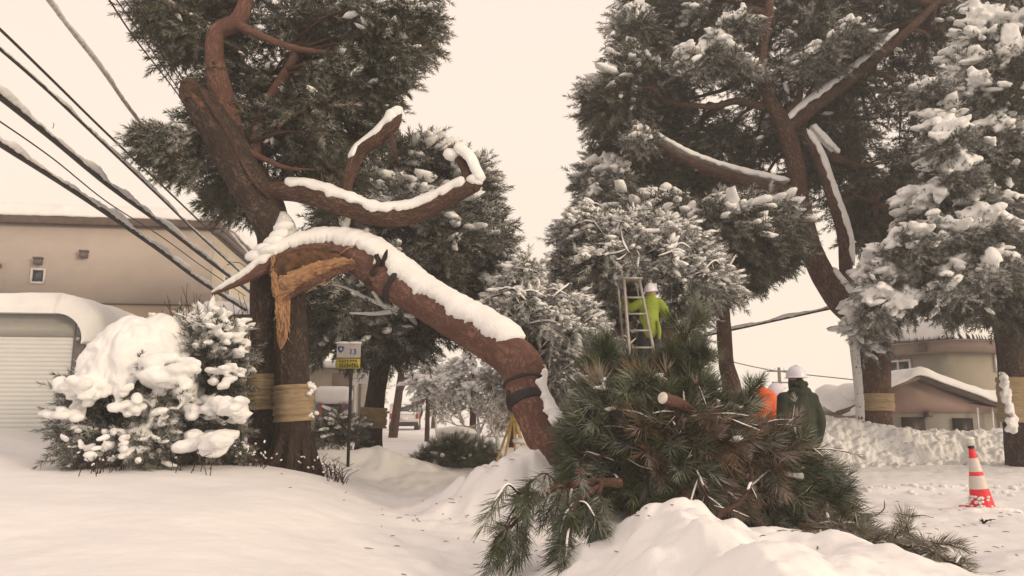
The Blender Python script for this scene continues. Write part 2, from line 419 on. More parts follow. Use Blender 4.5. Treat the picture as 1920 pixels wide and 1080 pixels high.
def foliage(pads, cen, per, S, rng, tpls=TPL_S, snow=.3, frost=.35, droop=.35, fol=None, snw=None, twig=None, brown=0.02, cl=6, sbig=1.0, smin=0.02, ico=ICO1, fr0=0.05, patch=.5):
    """shoots in clusters through every pad, snow lumps on those open to the sky"""
    C = np.array([p[0] for p in pads]); R = np.array([p[1] for p in pads]); n = len(pads)
    cover = np.zeros(n)
    for i in range(n):
        d = C-C[i]; h = np.hypot(d[:, 0], d[:, 1])
        cover[i] = np.sum((h < R[:, 0]*.9) & (d[:, 2] > R[i, 2]*.7))
    expo = np.exp(-cover*.45)
    psn = np.where(rng.random(n) < patch, 1.0, .12)
    k = max(1, per//cl)
    ci = np.repeat(np.arange(n), k)
    q = rng.normal(0, 1, (len(ci), 3)); q /= np.linalg.norm(q, axis=1)[:, None]; q *= (rng.random(len(ci))**.4)[:, None]
    cpos = C[ci]+q*R[ci]
    out = C[ci]-cen; out[:, 2] *= .3; out /= np.linalg.norm(out, axis=1)[:, None]+1e-9
    cd = q*.9+out*.7+rng.normal(0, .25, q.shape); cd[:, 2] -= droop; cd /= np.linalg.norm(cd, axis=1)[:, None]+1e-9
    si = np.repeat(np.arange(len(ci)), cl)
    f = np.tile((np.arange(cl)+.5)/cl, len(ci)); sd = np.cross(cd, [0, 0, 1.]); sd += rng.normal(0, .25, sd.shape); sd /= np.linalg.norm(sd, axis=1)[:, None]+1e-9
    sgn = np.where(np.arange(len(si)) % 2 == 0, 1., -1.); Ls = .46*S*rng.uniform(.6, 1.2, len(ci))
    pos = cpos[si]+cd[si]*((f-.35)*Ls[si])[:, None]+rng.normal(0, .03*S, (len(si), 3)); pos[:, 2] -= .10*S*f*f
    dr = cd[si]*(.55+.5*f)[:, None]+sd[si]*(sgn*(1.05-.8*f))[:, None]+rng.normal(0, .22, (len(si), 3))
    top = np.clip((q[si, 2]+.25)/.8, 0, 1); ex = expo[ci[si]]
    fr = np.clip(fr0+frost*(.25+ex)*(.3+top)+rng.normal(0, .08, len(si)), 0, 1)
    ct = rng.random(len(ci))
    ti = np.clip(ct[si]*.75+rng.random(len(si))*.2, 0, .8); b = rng.random(len(ci))[si] < brown; ti = np.where(b, 1, ti)
    place(fol, tpls, pos, dr, S*rng.uniform(.8, 1.25, len(si)), ti, fr, rng)
    if snw is not None:
        pr = np.clip(snow*ex*psn[ci[si]]*(.15+top*1.1)+smin*top, 0, 1); m = rng.random(len(si)) < pr*1.25
        p = pos[m]+dr[m]*.07*S; p[:, 2] += .025*S
        g = S*sbig*rng.uniform(.7, 1.5, m.sum())*(.6+.7*ex[m])
        dd = dr[m].copy(); dd[:, 2] = dd[:, 2]*.6-.05
        blobs(snw, p, dd, .115*g, .050*g, .034*g, rng, ico, .27)
    if twig is not None:
        for c in range(0, len(ci), 3):
            a = C[ci[c]]; e = cpos[c]+cd[c]*.06; m = (a+e)/2+rng.normal(0, .04*S, 3)
            twig.tube([a, m, e], [.012*S, .009*S, .004*S], 4, 4)
    return expo
def limbs(mb, pads, trunk, rng, r0=.05, r1=.015, frac=.4, segs=6, sag=.15):
    trunk = np.asarray(trunk)
    for c, R in pads:
        if rng.random() > frac: continue
        d = np.linalg.norm((trunk-c)*[1, 1, 1.6]+[0, 0, .25], axis=1); j = int(np.argmin(d)); a = trunk[j]
        L_ = np.linalg.norm(c-a); m = a*.5+c*.5+rng.normal(0, .08*L_, 3)+[0, 0, sag*L_*.5]
        mb.tube([a, m, c], [r0*min(1.5, .5+L_*.3), r0*.6*min(1.5, .5+L_*.3), r1], segs, 8, .05)

def cell(p, seed):
    """1 - distance to the nearest jittered cell point"""
    i = np.floor(p).astype(np.int64); best = np.full(len(p), 9.0)
    for a in (-1, 0, 1):
        for b in (-1, 0, 1):
            for c in (-1, 0, 1):
                k = i+[a, b, c]; o = np.stack([_hash(k[:, 0], k[:, 1], k[:, 2], seed+s) for s in (0, 1, 2)], -1)
                best = np.minimum(best, np.linalg.norm(k+o-p, axis=1))
    return 1-best
# ------------------------------------------------------------------ ground of snow
DX, DY = -.126, .992          # direction the street runs
def gh(x, y):
    x = np.asarray(x, float); y = np.asarray(y, float); sh = x.shape
    x = x.ravel(); y = y.ravel(); q = np.stack([x, y, 0*x], -1)
    lown = fbm(q, .35, 3, 3); mid = fbm(q, 1.3, 3, 8); fine = fbm(q, 4.5, 3, 5)
    xc = .15-(y-5)*.235
    xc = np.where(y > 22, .15-17*.235+(y-22)*DX, xc)
    z = .42+.03*lown
    left = sm(xc-.2, xc-2.3, x)*sm(40, 16, y)
    z = z+left*(.31+.05*lown)
    z = z+.55*sm(-5.5, -9, x)*sm(25, 12, y)+.12*sm(-1, -5, x)*sm(14, 9, y)
    tr = np.exp(-((x-xc)/.9)**2)*sm(2, 6, y)*sm(26, 18, y)
    z = z-.04*tr+.05*tr*mid+.03*tr*fine
    ck = np.exp(-(((x-.02)/.85)**2+((y-9.0)/.75)**2)**1.2)
    z = z+.50*ck*(1+.35*mid+.22*fine)
    z = z+.30*np.exp(-(((x-1.1)/.7)**2+((y-8.9)/.8)**2))
    z = z+.33*np.exp(-(((x+2.6)/1.1)**2+((y-14.2)/.8)**2))*(1+.4*mid)
    # ploughed heap in the right foreground
    edge = 6.15+.30*fbm(np.stack([x*1.1, 0*x, 0*x+9], -1), 1, 2, 21)
    prof = np.interp(x, [.2, .7, 1.0, 1.5, 1.75, 2.2, 2.7, 3.3, 3.9, 5, 8], [0, .30, .47, .40, .30, .27, .16, .02, .08, .30, .35])
    heap = sm(edge+.45, edge-.15, y)*prof
    cl_ = np.zeros(len(x)); kk = (y > 3) & (y < 11) & (x > -1.5) & (x < 6)
    if kk.any(): qq = q[kk]; cl_[kk] = .10*(cell(qq*2.2, 3)-.45)+.05*(cell(qq*5.5, 7)-.45)
    z = z+heap*(1+.22*mid+.06*fine)+cl_*np.clip(heap*2.2+ck, 0, 1)*sm(1.9, 1.2, x*.8)*1.2+cl_*.35*np.clip(heap*2, 0, 1)
    heapm = sm(edge+.6, edge-.3, y)*sm(.3, .9, x)
    road = sm(11.2, 12.0, y)*sm(1.5, 3.5, x)*sm(30, 24, y)
    z = z-.12*road+.035*road*fbm(np.stack([x*.22, y*2.6+.25*x, 0*x], -1), 1, 4, 31)+.012*road*fine
    lip = np.exp(-((y-11.1)/.45)**2)*sm(2.5, 4, x)
    z = z+lip*(.03+.05*mid)
    z = z+.6*sm(18, 19, y)*sm(6.2, 7.2, x)*sm(40, 30, y)
    st = sm(20, 30, y)
    z = z*(1-st)+st*(.32+.03*lown)
    z = z+(.012*mid+.006*fine)*(1-st)*(1+1.2*heapm)
    ch = sm(7, 9, y)*sm(11.5, 9, y)*sm(2.4, 3.2, x)
    z = z+ch*.02*fine
    return z.reshape(sh)
def G(x, y): return float(gh(np.array([x]), np.array([y]))[0])
ny, nx = 560, 620
ys = np.concatenate([np.linspace(-6, 2, 20, endpoint=False), 2*np.exp(np.linspace(0, math.log(190/2.), ny-20))])
t = np.linspace(-1, 1, nx); fx = np.sinh(t*6.2)/math.sinh(6.2)*260
t2 = np.tile(t, (ny, 1)); hw = np.clip(ys*.8+1.5, 4, 1e9)
X = np.where(np.abs(t2) < .88, t2/.88*hw[:, None], np.sign(t2)*(hw[:, None]+(np.abs(t2)-.88)/.12*60))
Y = np.tile(ys[:, None], (1, nx)); Z = gh(X, Y)
g = MB(); i, j = np.meshgrid(np.arange(ny-1), np.arange(nx-1), indexing='ij')
g.add(np.stack([X, Y, Z], -1).reshape(-1, 3), Q=np.stack([i*nx+j, i*nx+j+1, (i+1)*nx+j+1, (i+1)*nx+j], -1).reshape(-1, 4))
g.build('snow_ground', SNOWG, kind='structure')

# chunky ploughed bank behind the road
def bank(x0, x1, yf, prof_h, nu, nv, seed):
    u = np.linspace(x0, x1, nu); v = np.linspace(0, 1, nv); U_, V_ = np.meshgrid(u, v, indexing='ij')
    sl = .75*V_**.9                                  # front slope then flat top
    yy = yf(U_)+V_*2.6*np.where(V_ < .45, .9, 1.0)
    hh = prof_h(U_)*sm(0, .42, V_)**.8*sm(1.05, .75, V_)
    Pp = np.stack([U_, yy, .2+hh+0*sl], -1).reshape(-1, 3)
    n = .16*(cell(Pp*2.6, seed)-.4)+.10*(cell(Pp*6.0, seed+5)-.4)+.05*(cell(Pp*13, seed+9)-.4)+.10*fbm(Pp, 1.0, 2, seed)
    fade = np.minimum(sm(0, .08, V_), sm(1, .9, V_)).ravel()
    Pp[:, 2] += n*fade; Pp[:, 1] -= n*fade*.8*(V_.ravel() < .6)
    m = MB(); i, j = np.meshgrid(np.arange(nu-1), np.arange(nv-1), indexing='ij')
    return m.add(Pp, Q=np.stack([i*nv+j, (i+1)*nv+j, (i+1)*nv+j+1, i*nv+j+1], -1).reshape(-1, 4))
bank(6.0, 19, lambda u: 17.4+.15*np.sin(u*1.3), lambda u: (.92+.12*np.sin(u*.9+1))*sm(5.9, 7.2, u), 700, 150, 4).build('snow_bank', SNOWT, kind='structure')
# loose chunks at the foot of the bank and on the lip of the road
cm = MB(); r = np.random.default_rng(12)
n = 420; x = r.uniform(4.2, 13, n); y = np.where(r.random(n) < .45, r.normal(11.1, .3, n), r.normal(17.2, .25, n)); z = gh(x, y)
s = r.uniform(.02, .07, n); s = np.where(y > 14, s*1.2, s*.8)
blobs(cm, np.stack([x, y, z+s*.3], -1), r.normal(0, 1, (n, 3))*[1, 1, .1], s*1.2, s, s*.7, r, ICO1, .25)
cm.build('snow_chunks', SNOWT, kind='stuff')

def remesh(o, vox, it=2, disp=0):
    m = o.modifiers.new('merge', 'REMESH'); m.mode = 'VOXEL'; m.voxel_size = vox; m.use_smooth_shade = True
    if disp:
        tx = bpy.data.textures.get('lumps') or bpy.data.textures.new('lumps', 'CLOUDS'); tx.noise_scale = .13; tx.noise_depth = 3
        d = o.modifiers.new('lumpy', 'DISPLACE'); d.texture = tx; d.strength = disp; d.mid_level = .5
    if it:
        k = o.modifiers.new('soften', 'SMOOTH'); k.iterations = it; k.factor = .5
    return o
#@@PART2
# ================================================================== BROKEN PINE (left)
def trunk_obj(pts, rad, mat, root, name='trunk', segs=28, bark=.07, seed=0, per=16, bs=(3., 1.)):
    m = MB(); m.tube(pts, rad, segs, len(pts)*per, bark, seed=seed, bs=bs); return m.build(name, mat, root)
def wrap(pts, rad, root, seed=0, grow=.035, name='straw_wrap', mat=None):
    m = MB(); pts = np.asarray(pts); a, b = pts[0], pts[-1]; n = 22; rr = []
    q = [a*(1-f)+b*f for f in np.linspace(0, 1, n)]
    rad = np.interp(np.linspace(0, 1, n), np.linspace(0, 1, len(rad)), rad)
    for k in range(n):
        f = k/(n-1); cord = -.018 if min(abs(f-.12), abs(f-.5), abs(f-.86)) < .03 else 0
        rr.append(rad[k]+grow+cord+.006*math.sin(k*2.1+seed))
    m.tube(q, rr, 30, n*3, .035, seed=seed, bs=(4, .4))
    o = m.build(name, mat or STRAW, root)
    return o

D0 = 11.0
base = P(525, 868, D0); base[2] = G(base[0], D0)
brk = thing('broken_pine', 'big pine with twin straw wrapped trunks and a snapped stem arching down to the snow', 'tree', base)
LT = PL([(492, 905, 11.25), (493, 840, 11.25), (494, 700, 11.2), (494, 600, 11.15), (497, 520, 11.1), (513, 455, 11.0), (500, 400, 10.95), (462, 330, 10.9), (425, 270, 10.85), (390, 215, 10.8), (357, 172, 10.8)])
LR = np.array([36, 29, 26, 26, 27, 31, 37, 38, 37, 32, 25])/ppm(11)
trunk_obj(LT, LR, BARK, brk, 'trunk', 32, .10, 1)
RT = PL([(551, 905, 10.9), (550, 850, 10.9), (550, 740, 10.95), (548, 640, 11.0), (545, 585, 11.0), (543, 545, 11.0), (541, 520, 11.0)])
RR = np.array([42, 34, 31, 31, 31, 26, 10])/ppm(11)
trunk_obj(RT, RR, BARK, brk, 'trunk', 32, .12, 2)
# root flare ridges
m = MB()
for k in range(9):
    a = k*.7; c0 = P(551, 800, 10.9); x0 = c0+[math.cos(a)*.2, math.sin(a)*.2, 0]
    m.tube([x0, x0+[math.cos(a)*.07, math.sin(a)*.07, -.3], x0+[math.cos(a)*.2, math.sin(a)*.2, -.75]], [.03, .06, .09], 8, 14, .15, seed=k)
m.build('root_flare', BARK, brk)
wrap(PL([(494, 768), (495, 702)], 11.2), [.225, .215], brk, 1)
wrap(PL([(552, 790), (551, 722)], 10.93), [.25, .245], brk, 4, .045)
# ragged snow on the wraps
m = MB(); r = np.random.default_rng(5)
for (cx, cy, dd, n) in ((583, 722, 10.85, 12), (577, 735, 10.8, 8), (520, 700, 11.0, 10), (584, 780, 10.9, 5)):
    p = P(cx, cy, dd)+r.normal(0, .03, (n, 3)); blobs(m, p, r.normal(0, 1, (n, 3)), .04, .035, .03, r, ICO2, .15)
m.build('snow_cover', SNOWT, brk)
# cut top with hollow and long healed wound
m = MB(); c = P(352, 163, 10.72); m.tube([P(362, 186, 10.75), P(350, 160, 10.7), P(346, 158, 10.66)], [.17, .14, .05], 20, 20, .14, seed=3)
m.build('stub', BARKM, brk)
m = MB(); m.tube(PL([(356, 172, 10.58), (372, 190, 10.58), (392, 215, 10.6)]), [.02, .055, .02], 10, 16, .2); m.build('hollow', WOOD_SHADE, brk)  # solid dark strip; the stub hollow's shade is in its colour
m = MB()
m.tube(PL([(378, 168, 10.6), (400, 205, 10.55), (428, 252, 10.6), (452, 300, 10.62), (480, 345, 10.6), (505, 372, 10.7)]), [.045, .04, .035, .03, .03, .02], 10, 50, .15, seed=7); m.build('wound_edge', BARKM, brk)
# red secondary stem with fork
m = MB()
m.tube(PL([(455, 330, 11.1), (432, 240, 11.2), (412, 165, 11.2), (402, 100, 11.2), (408, 60, 11.2), (445, 40, 11.2), (462, 0, 11.2), (480, -80, 11.2)]), np.array([30, 26, 23, 19, 18, 18, 14, 10])/ppm(11), 20, 80, .06, seed=3)
m.tube(PL([(438, 42, 11.2), (500, 72, 11), (560, 92, 10.8), (640, 100, 10.6)]), [.09, .06, .05, .02], 12, 40, .06)
m.tube(PL([(470, 300, 11.1), (500, 200, 11.4), (560, 90, 11.6), (600, -60, 11.8)]), [.12, .10, .08, .05], 12, 40, .06)
m.tube(PL([(440, 270, 10.8), (500, 300, 10.7), (540, 315, 10.6), (590, 318, 10.5)]), [.06, .04, .03, .01], 8, 30, .06)
m.build('upper_stem', BARKR, brk)
# long bare limb in a hanging loop
LB = PL([(490, 365, 10.95), (530, 358, 10.8), (585, 365, 10.65), (640, 385, 10.55), (700, 405, 10.5), (760, 405, 10.45), (815, 385, 10.4), (855, 365, 10.35), (884, 350, 10.3)])
LBR = np.array([27, 19, 20, 19, 18, 18, 16, 15, 14])/ppm(10.6)
m = MB(); m.tube(LB, LBR, 20, 120, .08, seed=9)
m.tube(PL([(862, 360, 10.35), (876, 335, 10.35), (868, 308, 10.4), (850, 292, 10.4)]), [.10, .085, .07, .03], 14, 30, .1)
m.tube(PL([(870, 352, 10.35), (889, 350, 10.3), (896, 345, 10.25)]), [.10, .09, .06], 14, 12, .1)
m.tube(PL([(648, 370, 10.55), (655, 325, 10.55), (675, 285, 10.5), (705, 262, 10.45), (735, 235, 10.4), (748, 212, 10.4)]), [.07, .09, .10, .10, .10, .055], 16, 60, .12)
m.tube(PL([(733, 250, 10.4), (738, 280, 10.4), (750, 310, 10.4)]), [.05, .03, .012], 8, 20, .1)
m.build('limb', BARKM, brk)
m = MB(); m.snowcap(LB[1:], LBR[1:], [.05, .07, .08, .09, .09, .10, .10, .10], 110, 2, .5, .35)
m.snowcap(PL([(664, 305, 10.5), (680, 280, 10.5), (705, 262, 10.45), (735, 235, 10.4), (748, 212, 10.4)]), .095, [.03, .04, .05, .07, .08], 50, 5, .25, .3)
m.snowcap(PL([(893, 346, 10.28), (884, 325, 10.3), (870, 300, 10.35), (846, 284, 10.4)]), .075, [.08, .07, .08, .10], 40, 6, .3, .3)
blobs(m, PL([(742, 212, 10.4), (736, 222, 10.4), (890, 338, 10.28), (846, 290, 10.4)]), np.array([[.5, 0, .5], [.5, 0, .3], [1, 0, 0], [-1, 0, .2]]), .12, .10, .09, r, ICO2, .06)
m.build('snow_cover', SNOWT, brk)
# snowy collar between trunk and arch
m = MB(); m.tube(PL([(512, 480, 10.9), (528, 455, 10.88), (533, 425, 10.85), (530, 398, 10.85)]), [.16, .2, .16, .05], 20, 30, .1)
m.tube(PL([(552, 440, 10.85), (540, 450, 10.85), (525, 470, 10.85)]), [.08, .15, .15], 16, 20, .1)
m.build('collar', BARKS, brk)
m = MB(); m.tube(PL([(492, 500, 10.75), (498, 480, 10.7), (510, 462, 10.7)]), [.13, .14, .07], 16, 20, .2); m.build('knot', BARK, brk)
m = MB(); blobs(m, PL([(478, 478, 10.6), (494, 466, 10.6), (512, 452, 10.62), (523, 440, 10.65), (532, 425, 10.68), (505, 470, 10.55)]), np.tile([1, 0, .3], (6, 1)), .15, .12, .08, r, ICO2, .05)
m.build('snow_cover', SNOWT, brk)
# the snapped stem
AR = PL([(398, 552, 10.6), (425, 540, 10.6), (462, 522, 10.6), (500, 498, 10.6), (540, 476, 10.65), (590, 466, 10.7), (640, 470, 10.7), (685, 490, 10.6), (725, 520, 10.5), (790, 563, 10.3), (860, 607, 10.0), (925, 645, 9.7), (965, 672, 9.5), (982, 695, 9.4), (985, 735, 9.3), (1000, 780, 9.15), (1028, 838, 9.0), (1045, 880, 8.9)])
ARR = np.array([3, 5, 9, 14, 17, 20, 26, 35, 36, 32, 32, 34, 38, 37, 32, 28, 31, 31])/ppm(10.4)
m = MB(); m.tube(AR, ARR, 36, 300, .05, seed=11, bs=(2.2, 1.4)); m.build('broken_stem', BARKR, brk)
m = MB()
m.snowcap(AR[:13], ARR[:13]*1.0, [.03, .05, .07, .09, .11, .14, .16, .15, .14, .13, .135, .12, .04], 520, 4, .50, .36)
m.snowcap(AR[13:], ARR[13:], [.02, .04, .09, .10, .07], 90, 8, .80, .45, up=(1, .1, .35))
m.build('snow_cover', SNOWT, brk)
# torn wood: dark slab for the hollow's shade, shredded ledge and the hanging splinter
def slab(pts, widths, th, mat, name, root, seed, depthdir=(0, -1, 0), jag=.02):
    m = MB(); c = catmull(np.hstack([np.asarray(pts), np.asarray(widths)[:, None]]), 70); wv = c[:, 3]; c = c[:, :3]
    t_ = np.gradient(c, axis=0); t_ /= np.linalg.norm(t_, axis=1)[:, None]; dd = np.array(depthdir, float)
    s_ = np.cross(t_, dd); s_ /= np.linalg.norm(s_, axis=1)[:, None]; rows = []
    kk = 13
    for q in range(kk):
        f = q/(kk-1)*2-1; nn = fbm(np.stack([np.arange(70)*.35, np.full(70, q*1.7), np.full(70, seed)], -1), 1, 3, seed)
        rows.append(c+s_*(wv*f*(1+.12*nn))[:, None]+dd*(th*(1-f*f)**.5+jag*nn)[:, None])
    for q in range(kk-1, -1, -1):
        f = q/(kk-1)*2-1; rows.append(c+s_*(wv*f*.97)[:, None]-dd*(.4*th*(1-f*f)**.5+.005))
    V = np.array(rows).transpose(1, 0, 2); M = V.shape[1]
    i, j = np.meshgrid(np.arange(69), np.arange(M), indexing='ij'); j2 = (j+1) % M
    uu, vv = np.meshgrid(np.linspace(0, 1, 70)+seed, np.abs(np.linspace(-1, 1, M))+.01, indexing='ij')
    m.add(V.reshape(-1, 3), Q=np.stack([i*M+j, (i+1)*M+j, (i+1)*M+j2, i*M+j2], -1).reshape(-1, 4), uv=np.stack([uu, vv], -1).reshape(-1, 2))
    return m.build(name, mat, root)
slab(PL([(505, 515, 10.52), (530, 500, 10.46), (570, 487, 10.46), (620, 487, 10.46), (665, 493, 10.44)]), np.array([5, 18, 20, 14, 3])/ppm(10.5), .05, WOOD_SHADE, 'torn_hollow_shade', brk, 1)  # shade of the torn hollow painted as a dark slab
slab(PL([(519, 560, 10.6), (530, 535, 10.5), (560, 520, 10.43), (600, 503, 10.40), (640, 492, 10.38), (668, 492, 10.40)]), np.array([11, 17, 17, 14, 9, 3])/ppm(10.5), .07, WOOD, 'torn_wood', brk, 3, jag=.035)
slab(PL([(530, 545, 10.5), (531, 580, 10.48), (530, 615, 10.5), (528, 640, 10.55), (526, 655, 10.6)]), np.array([14, 14, 12, 8, 1])/ppm(10.5), .04, WOOD, 'splinter', brk, 5)
slab(PL([(545, 555, 10.40), (575, 537, 10.36), (610, 520, 10.36), (650, 503, 10.38), (672, 497, 10.40)]), np.array([5, 6, 6, 6, 2])/ppm(10.5), .05, BARKR, 'torn_bark_lip', brk, 7)
slab(PL([(512, 480, 10.50), (514, 510, 10.47), (518, 545, 10.47), (523, 565, 10.5)]), np.array([4, 6, 7, 4])/ppm(10.5), .03, WOOD, 'torn_wood', brk, 9)
m = MB(); r = np.random.default_rng(9)
for k in range(70):
    x = r.uniform(515, 655); y = 556-(x-520)*.46+r.normal(0, 9); l = r.uniform(10, 34)
    m.tube(PL([(x, y, 10.42), (x+l*.6, y-l*.35+r.normal(0, 2), 10.38), (x+l, y-l*.5+r.normal(0, 3), 10.40)]), [.005, .010, .002], 5, 8)
for k in range(24):
    x = r.uniform(517, 542); y = r.uniform(540, 610); l = r.uniform(15, 45)
    m.tube(PL([(x, y, 10.46), (x+r.normal(0, 2), y+l*.6, 10.44), (x+r.normal(0, 4), y+l, 10.43)]), [.006, .009, .002], 5, 8)
m.build('wood_fibres', WOOD, brk)
# dark bands strapped round the stem
def band(c, t_, rad, wd, root, seed, name='dark_band'):
    m = MB(); c = np.array(c); t_ = np.array(t_)/np.linalg.norm(t_)
    m.tube([c-t_*wd/2, c-t_*wd*.3, c+t_*wd*.3, c+t_*wd/2], [rad*.97, rad*1.07, rad*1.07, rad*.97], 30, 16, .03, seed=seed); return m.build(name, BAND, root)
def at(path, f):
    c = catmull(path, 400); k = int(f*398); return c[k], c[k+1]-c[k]
c, t_ = at(AR, .455); band(c, t_, .275, .09, brk, 1)
c = P(987, 750, 9.27); band(c, P(1003, 790, 9.15)-P(984, 725, 9.3), .235, .15, brk, 2)
c = P(984, 718, 9.35); band(c, P(990, 750, 9.25)-P(980, 690, 9.4), .25, .05, brk, 3)
m = MB()
for (px, py, dd, rr) in ((969, 698, 9.18, .075), (700, 512, 10.25, .05), (688, 530, 10.28, .04)):
    m.tube([P(px, py, dd+.1), P(px, py, dd), P(px-1, py, dd-.03)], [rr*1.2, rr, rr*.3], 14, 14, .2, seed=int(px))
m.build('knot', BARK, brk)
m = MB()
for p_ in ([(716, 500, 10.3), (722, 480, 10.2), (726, 468, 10.15)], [(708, 480, 10.3), (710, 492, 10.2), (700, 505, 10.2)], [(958, 735, 9.2), (955, 755, 9.15), (959, 762, 9.15)]):
    m.tube(PL(p_), [.05, .035, .01], 8, 12, .2)
m.build('branch_stub', BARK, brk)
# frosty dead twigs under the arch
m = MB()
for p_ in ([(745, 580, 10.6), (735, 560, 10.5), (725, 545, 10.4)], [(745, 582, 10.6), (690, 560, 10.6), (650, 540, 10.6), (620, 533, 10.6)], [(760, 590, 10.6), (775, 592, 10.5), (795, 582, 10.5)], [(735, 585, 10.6), (700, 588, 10.6), (655, 587, 10.6)], [(700, 545, 10.5), (720, 575, 10.6), (745, 590, 10.7)]):
    m.tube(PL(p_), [.035, .03, .012][:len(p_)] if len(p_) == 3 else [.035, .03, .02, .01], 7, 20, .15)
m.build('dead_twigs', BARKS, brk)
# crown
r = np.random.default_rng(21)
poly = [(300, -120), (310, 30), (345, 105), (345, 150), (400, 200), (345, 225), (270, 262), (262, 280), (330, 300), (360, 330), (410, 375), (445, 395), (520, 340), (560, 330), (640, 370), (690, 330), (700, 230), (735, 150), (760, 70), (815, 45), (800, -20), (800, -120)]
pads = pads_in(poly, 12.4, 1.1, 190, 42, r)
pads += pads_in([(500, -60), (640, -60), (760, 0), (720, 150), (650, 260), (560, 300), (520, 180), (650, 80)], 11.0, .5, 22, 34, r)
pads += pads_in([(262, -30), (285, 40), (315, 90), (350, 140), (380, 100), (360, -30)], 11.4, .6, 22, 24, r)
pads += pads_in([(262, 265), (330, 215), (375, 250), (395, 330), (330, 300)], 11.0, .5, 16, 26, r)
pads += pads_in([(690, 30), (820, 25), (810, 70), (750, 120), (700, 240), (690, 240)], 11.0, .8, 26, 28, r)
fol, sn, tw = MB(), MB(), MB()
foliage(pads, P(520, 150, 11.2), 66, 1.0, r, snow=.16, frost=.30, patch=.3, droop=.35, fol=fol, snw=sn, twig=tw, brown=.05, sbig=.7, smin=.02)
limbs(tw, pads, catmull(np.vstack([PL([(462, 0, 11.2), (405, 100, 11.2), (440, 270, 11)]), PL([(500, 200, 11.4), (600, -60, 11.8)])]), 60), r, .045, .012, .22)
fol.build('crown', NEED, brk, False); sn.build('crown_snow', SNOWT, brk); tw.build('branches', BARKM, brk)

# ================================================================== generic pine with its own crown
def snowheaps(root, lst, seed, vox=.03, disp=.06, name='snow_heap'):
    r = np.random.default_rng(seed)
    for (px, py, D, wpx, hpx, n) in lst:
        m = MB(); k = 1/ppm(D)
        P0 = np.array([P(px+r.normal(0, wpx*.42), py+r.normal(0, hpx*.25)+abs(q_)*hpx*.0, D+r.normal(0, wpx*.35*k)) for q_ in range(n)])
        dx = P0[:, 0]-P(px, py, D)[0]; P0[:, 2] -= np.abs(dx)*.55
        dr = np.stack([np.sign(dx)*.6+r.normal(0, .5, n), r.normal(0, .6, n), -.35+0*dx], -1); s_ = r.uniform(.7, 1.3, n)*hpx*k
        blobs(m, P0, dr, .55*s_, .32*s_, .20*s_, r, ICO1, .25); e_ = MB()
        P1 = P0[r.integers(0, n, n)]+np.stack([r.normal(0, .25, n), r.normal(0, .2, n), -r.uniform(.1, .35, n)], -1)*hpx*k*1.2; d1 = dr[r.integers(0, n, n)]+[0, 0, -.5]; blobs(m, P1, d1, .34*s_, .13*s_, .10*s_, r, ICO1, .25)
        remesh(m.build(name, SNOWT, root), vox, 1, disp)
        pd = [(q_-[0, 0, .75*hpx*k], np.array([.55, .55, .25])*hpx*k) for q_ in P0]; f_ = MB()
        foliage(pd, P(px, py+200, D), 42, D/11.0*.55, r, snow=.2, frost=.5, droop=.9, fol=f_, snw=None, twig=None, fr0=.15); f_.build('crown', NEED, root, False)
def pine(name, label, trunks, crown, cen, D, loc, snow, frost, per=60, S=None, seed=1, bark=None, needles=None, wraps=(), group=None, droop=.35, brown=.03, limbfrac=.25, sbig=1.0, smin=.02, tplset=None, cat='pine tree', caps=(), stub=None, ico=ICO1, fr0=.05, lr=.05, merge=0, patch=.5, ftw=0):
    r = np.random.default_rng(seed); S = S or D/11.0
    t_ = thing(name, label, cat, loc, group)
    allp = []
    for k, (pts, rad) in enumerate(trunks):
        pts = PL(pts, D); rd = np.array(rad)/ppm(D); mb = MB(); mb.tube(pts, rd, 20 if k == 0 else 12, len(pts)*12, .09, seed=seed+k, bs=(2.5, 1.2))
        mb.build('trunk' if k == 0 else 'limb', bark or BARK, t_); allp.append(catmull(pts, 30))
    for (a, b, ra, rb) in wraps:
        wrap(PL([a, b], D), [ra/ppm(D), rb/ppm(D)], t_, seed, .03)
    pads = []
    for c in crown:
        poly, thick, n, rpx = c[:4]; hl = c[4] if len(c) > 4 else (); fl = c[5] if len(c) > 5 else .5; dd = c[6] if len(c) > 6 else D
        pads += pads_in(poly, dd, thick, n, rpx, r, hl, fl)
    fol, sn, tw = MB(), MB(), MB()
    foliage(pads, cen, per, S, r, tpls=tplset or TPL_S, snow=snow, frost=frost, droop=droop, fol=fol, snw=sn, twig=tw, brown=brown, sbig=sbig, smin=smin, ico=ico, fr0=fr0, patch=patch)
    limbs(tw, pads, np.vstack(allp), r, lr*S, .012*S, limbfrac)
    if ftw:
        for k in range(ftw):
            c_, R_ = pads[r.integers(len(pads))]; q = r.normal(0, 1, 3); q[1] = -abs(q[1])-.3; q /= np.linalg.norm(q); a = c_+q*R_*.9; d = r.normal(0, 1, 3)*[1, .4, .7]; d /= np.linalg.norm(d); l = r.uniform(.25, .7)*S
            pts = np.array([a-d*l*.5, a+r.normal(0, .06*S, 3), a+d*l*.5-[0, 0, .1*l]]); w_ = r.uniform(.009, .018)*S; tw.tube(pts, [w_*1.2, w_, w_*.4], 5, 9)
            sn.snowcap(pts, w_, .018*S, 14, k, .15, .25)
    for (pts, rad, th, up) in caps: sn.snowcap(PL(pts, D), np.array(rad)/ppm(D), np.array(th)/ppm(D), 60, seed, .35, .3, up=up)
    fol.build('crown', needles or NEED, t_, False)
    if sn.n:
        so = sn.build('snow_cover', SNOWT, t_)
        if merge: remesh(so, merge, 1, .05)
    if tw.n: tw.build('branches', bark or BARK, t_)
    return t_
def gbase(px, D):
    p = P(px, 840, D); p[2] = G(p[0], D); return p

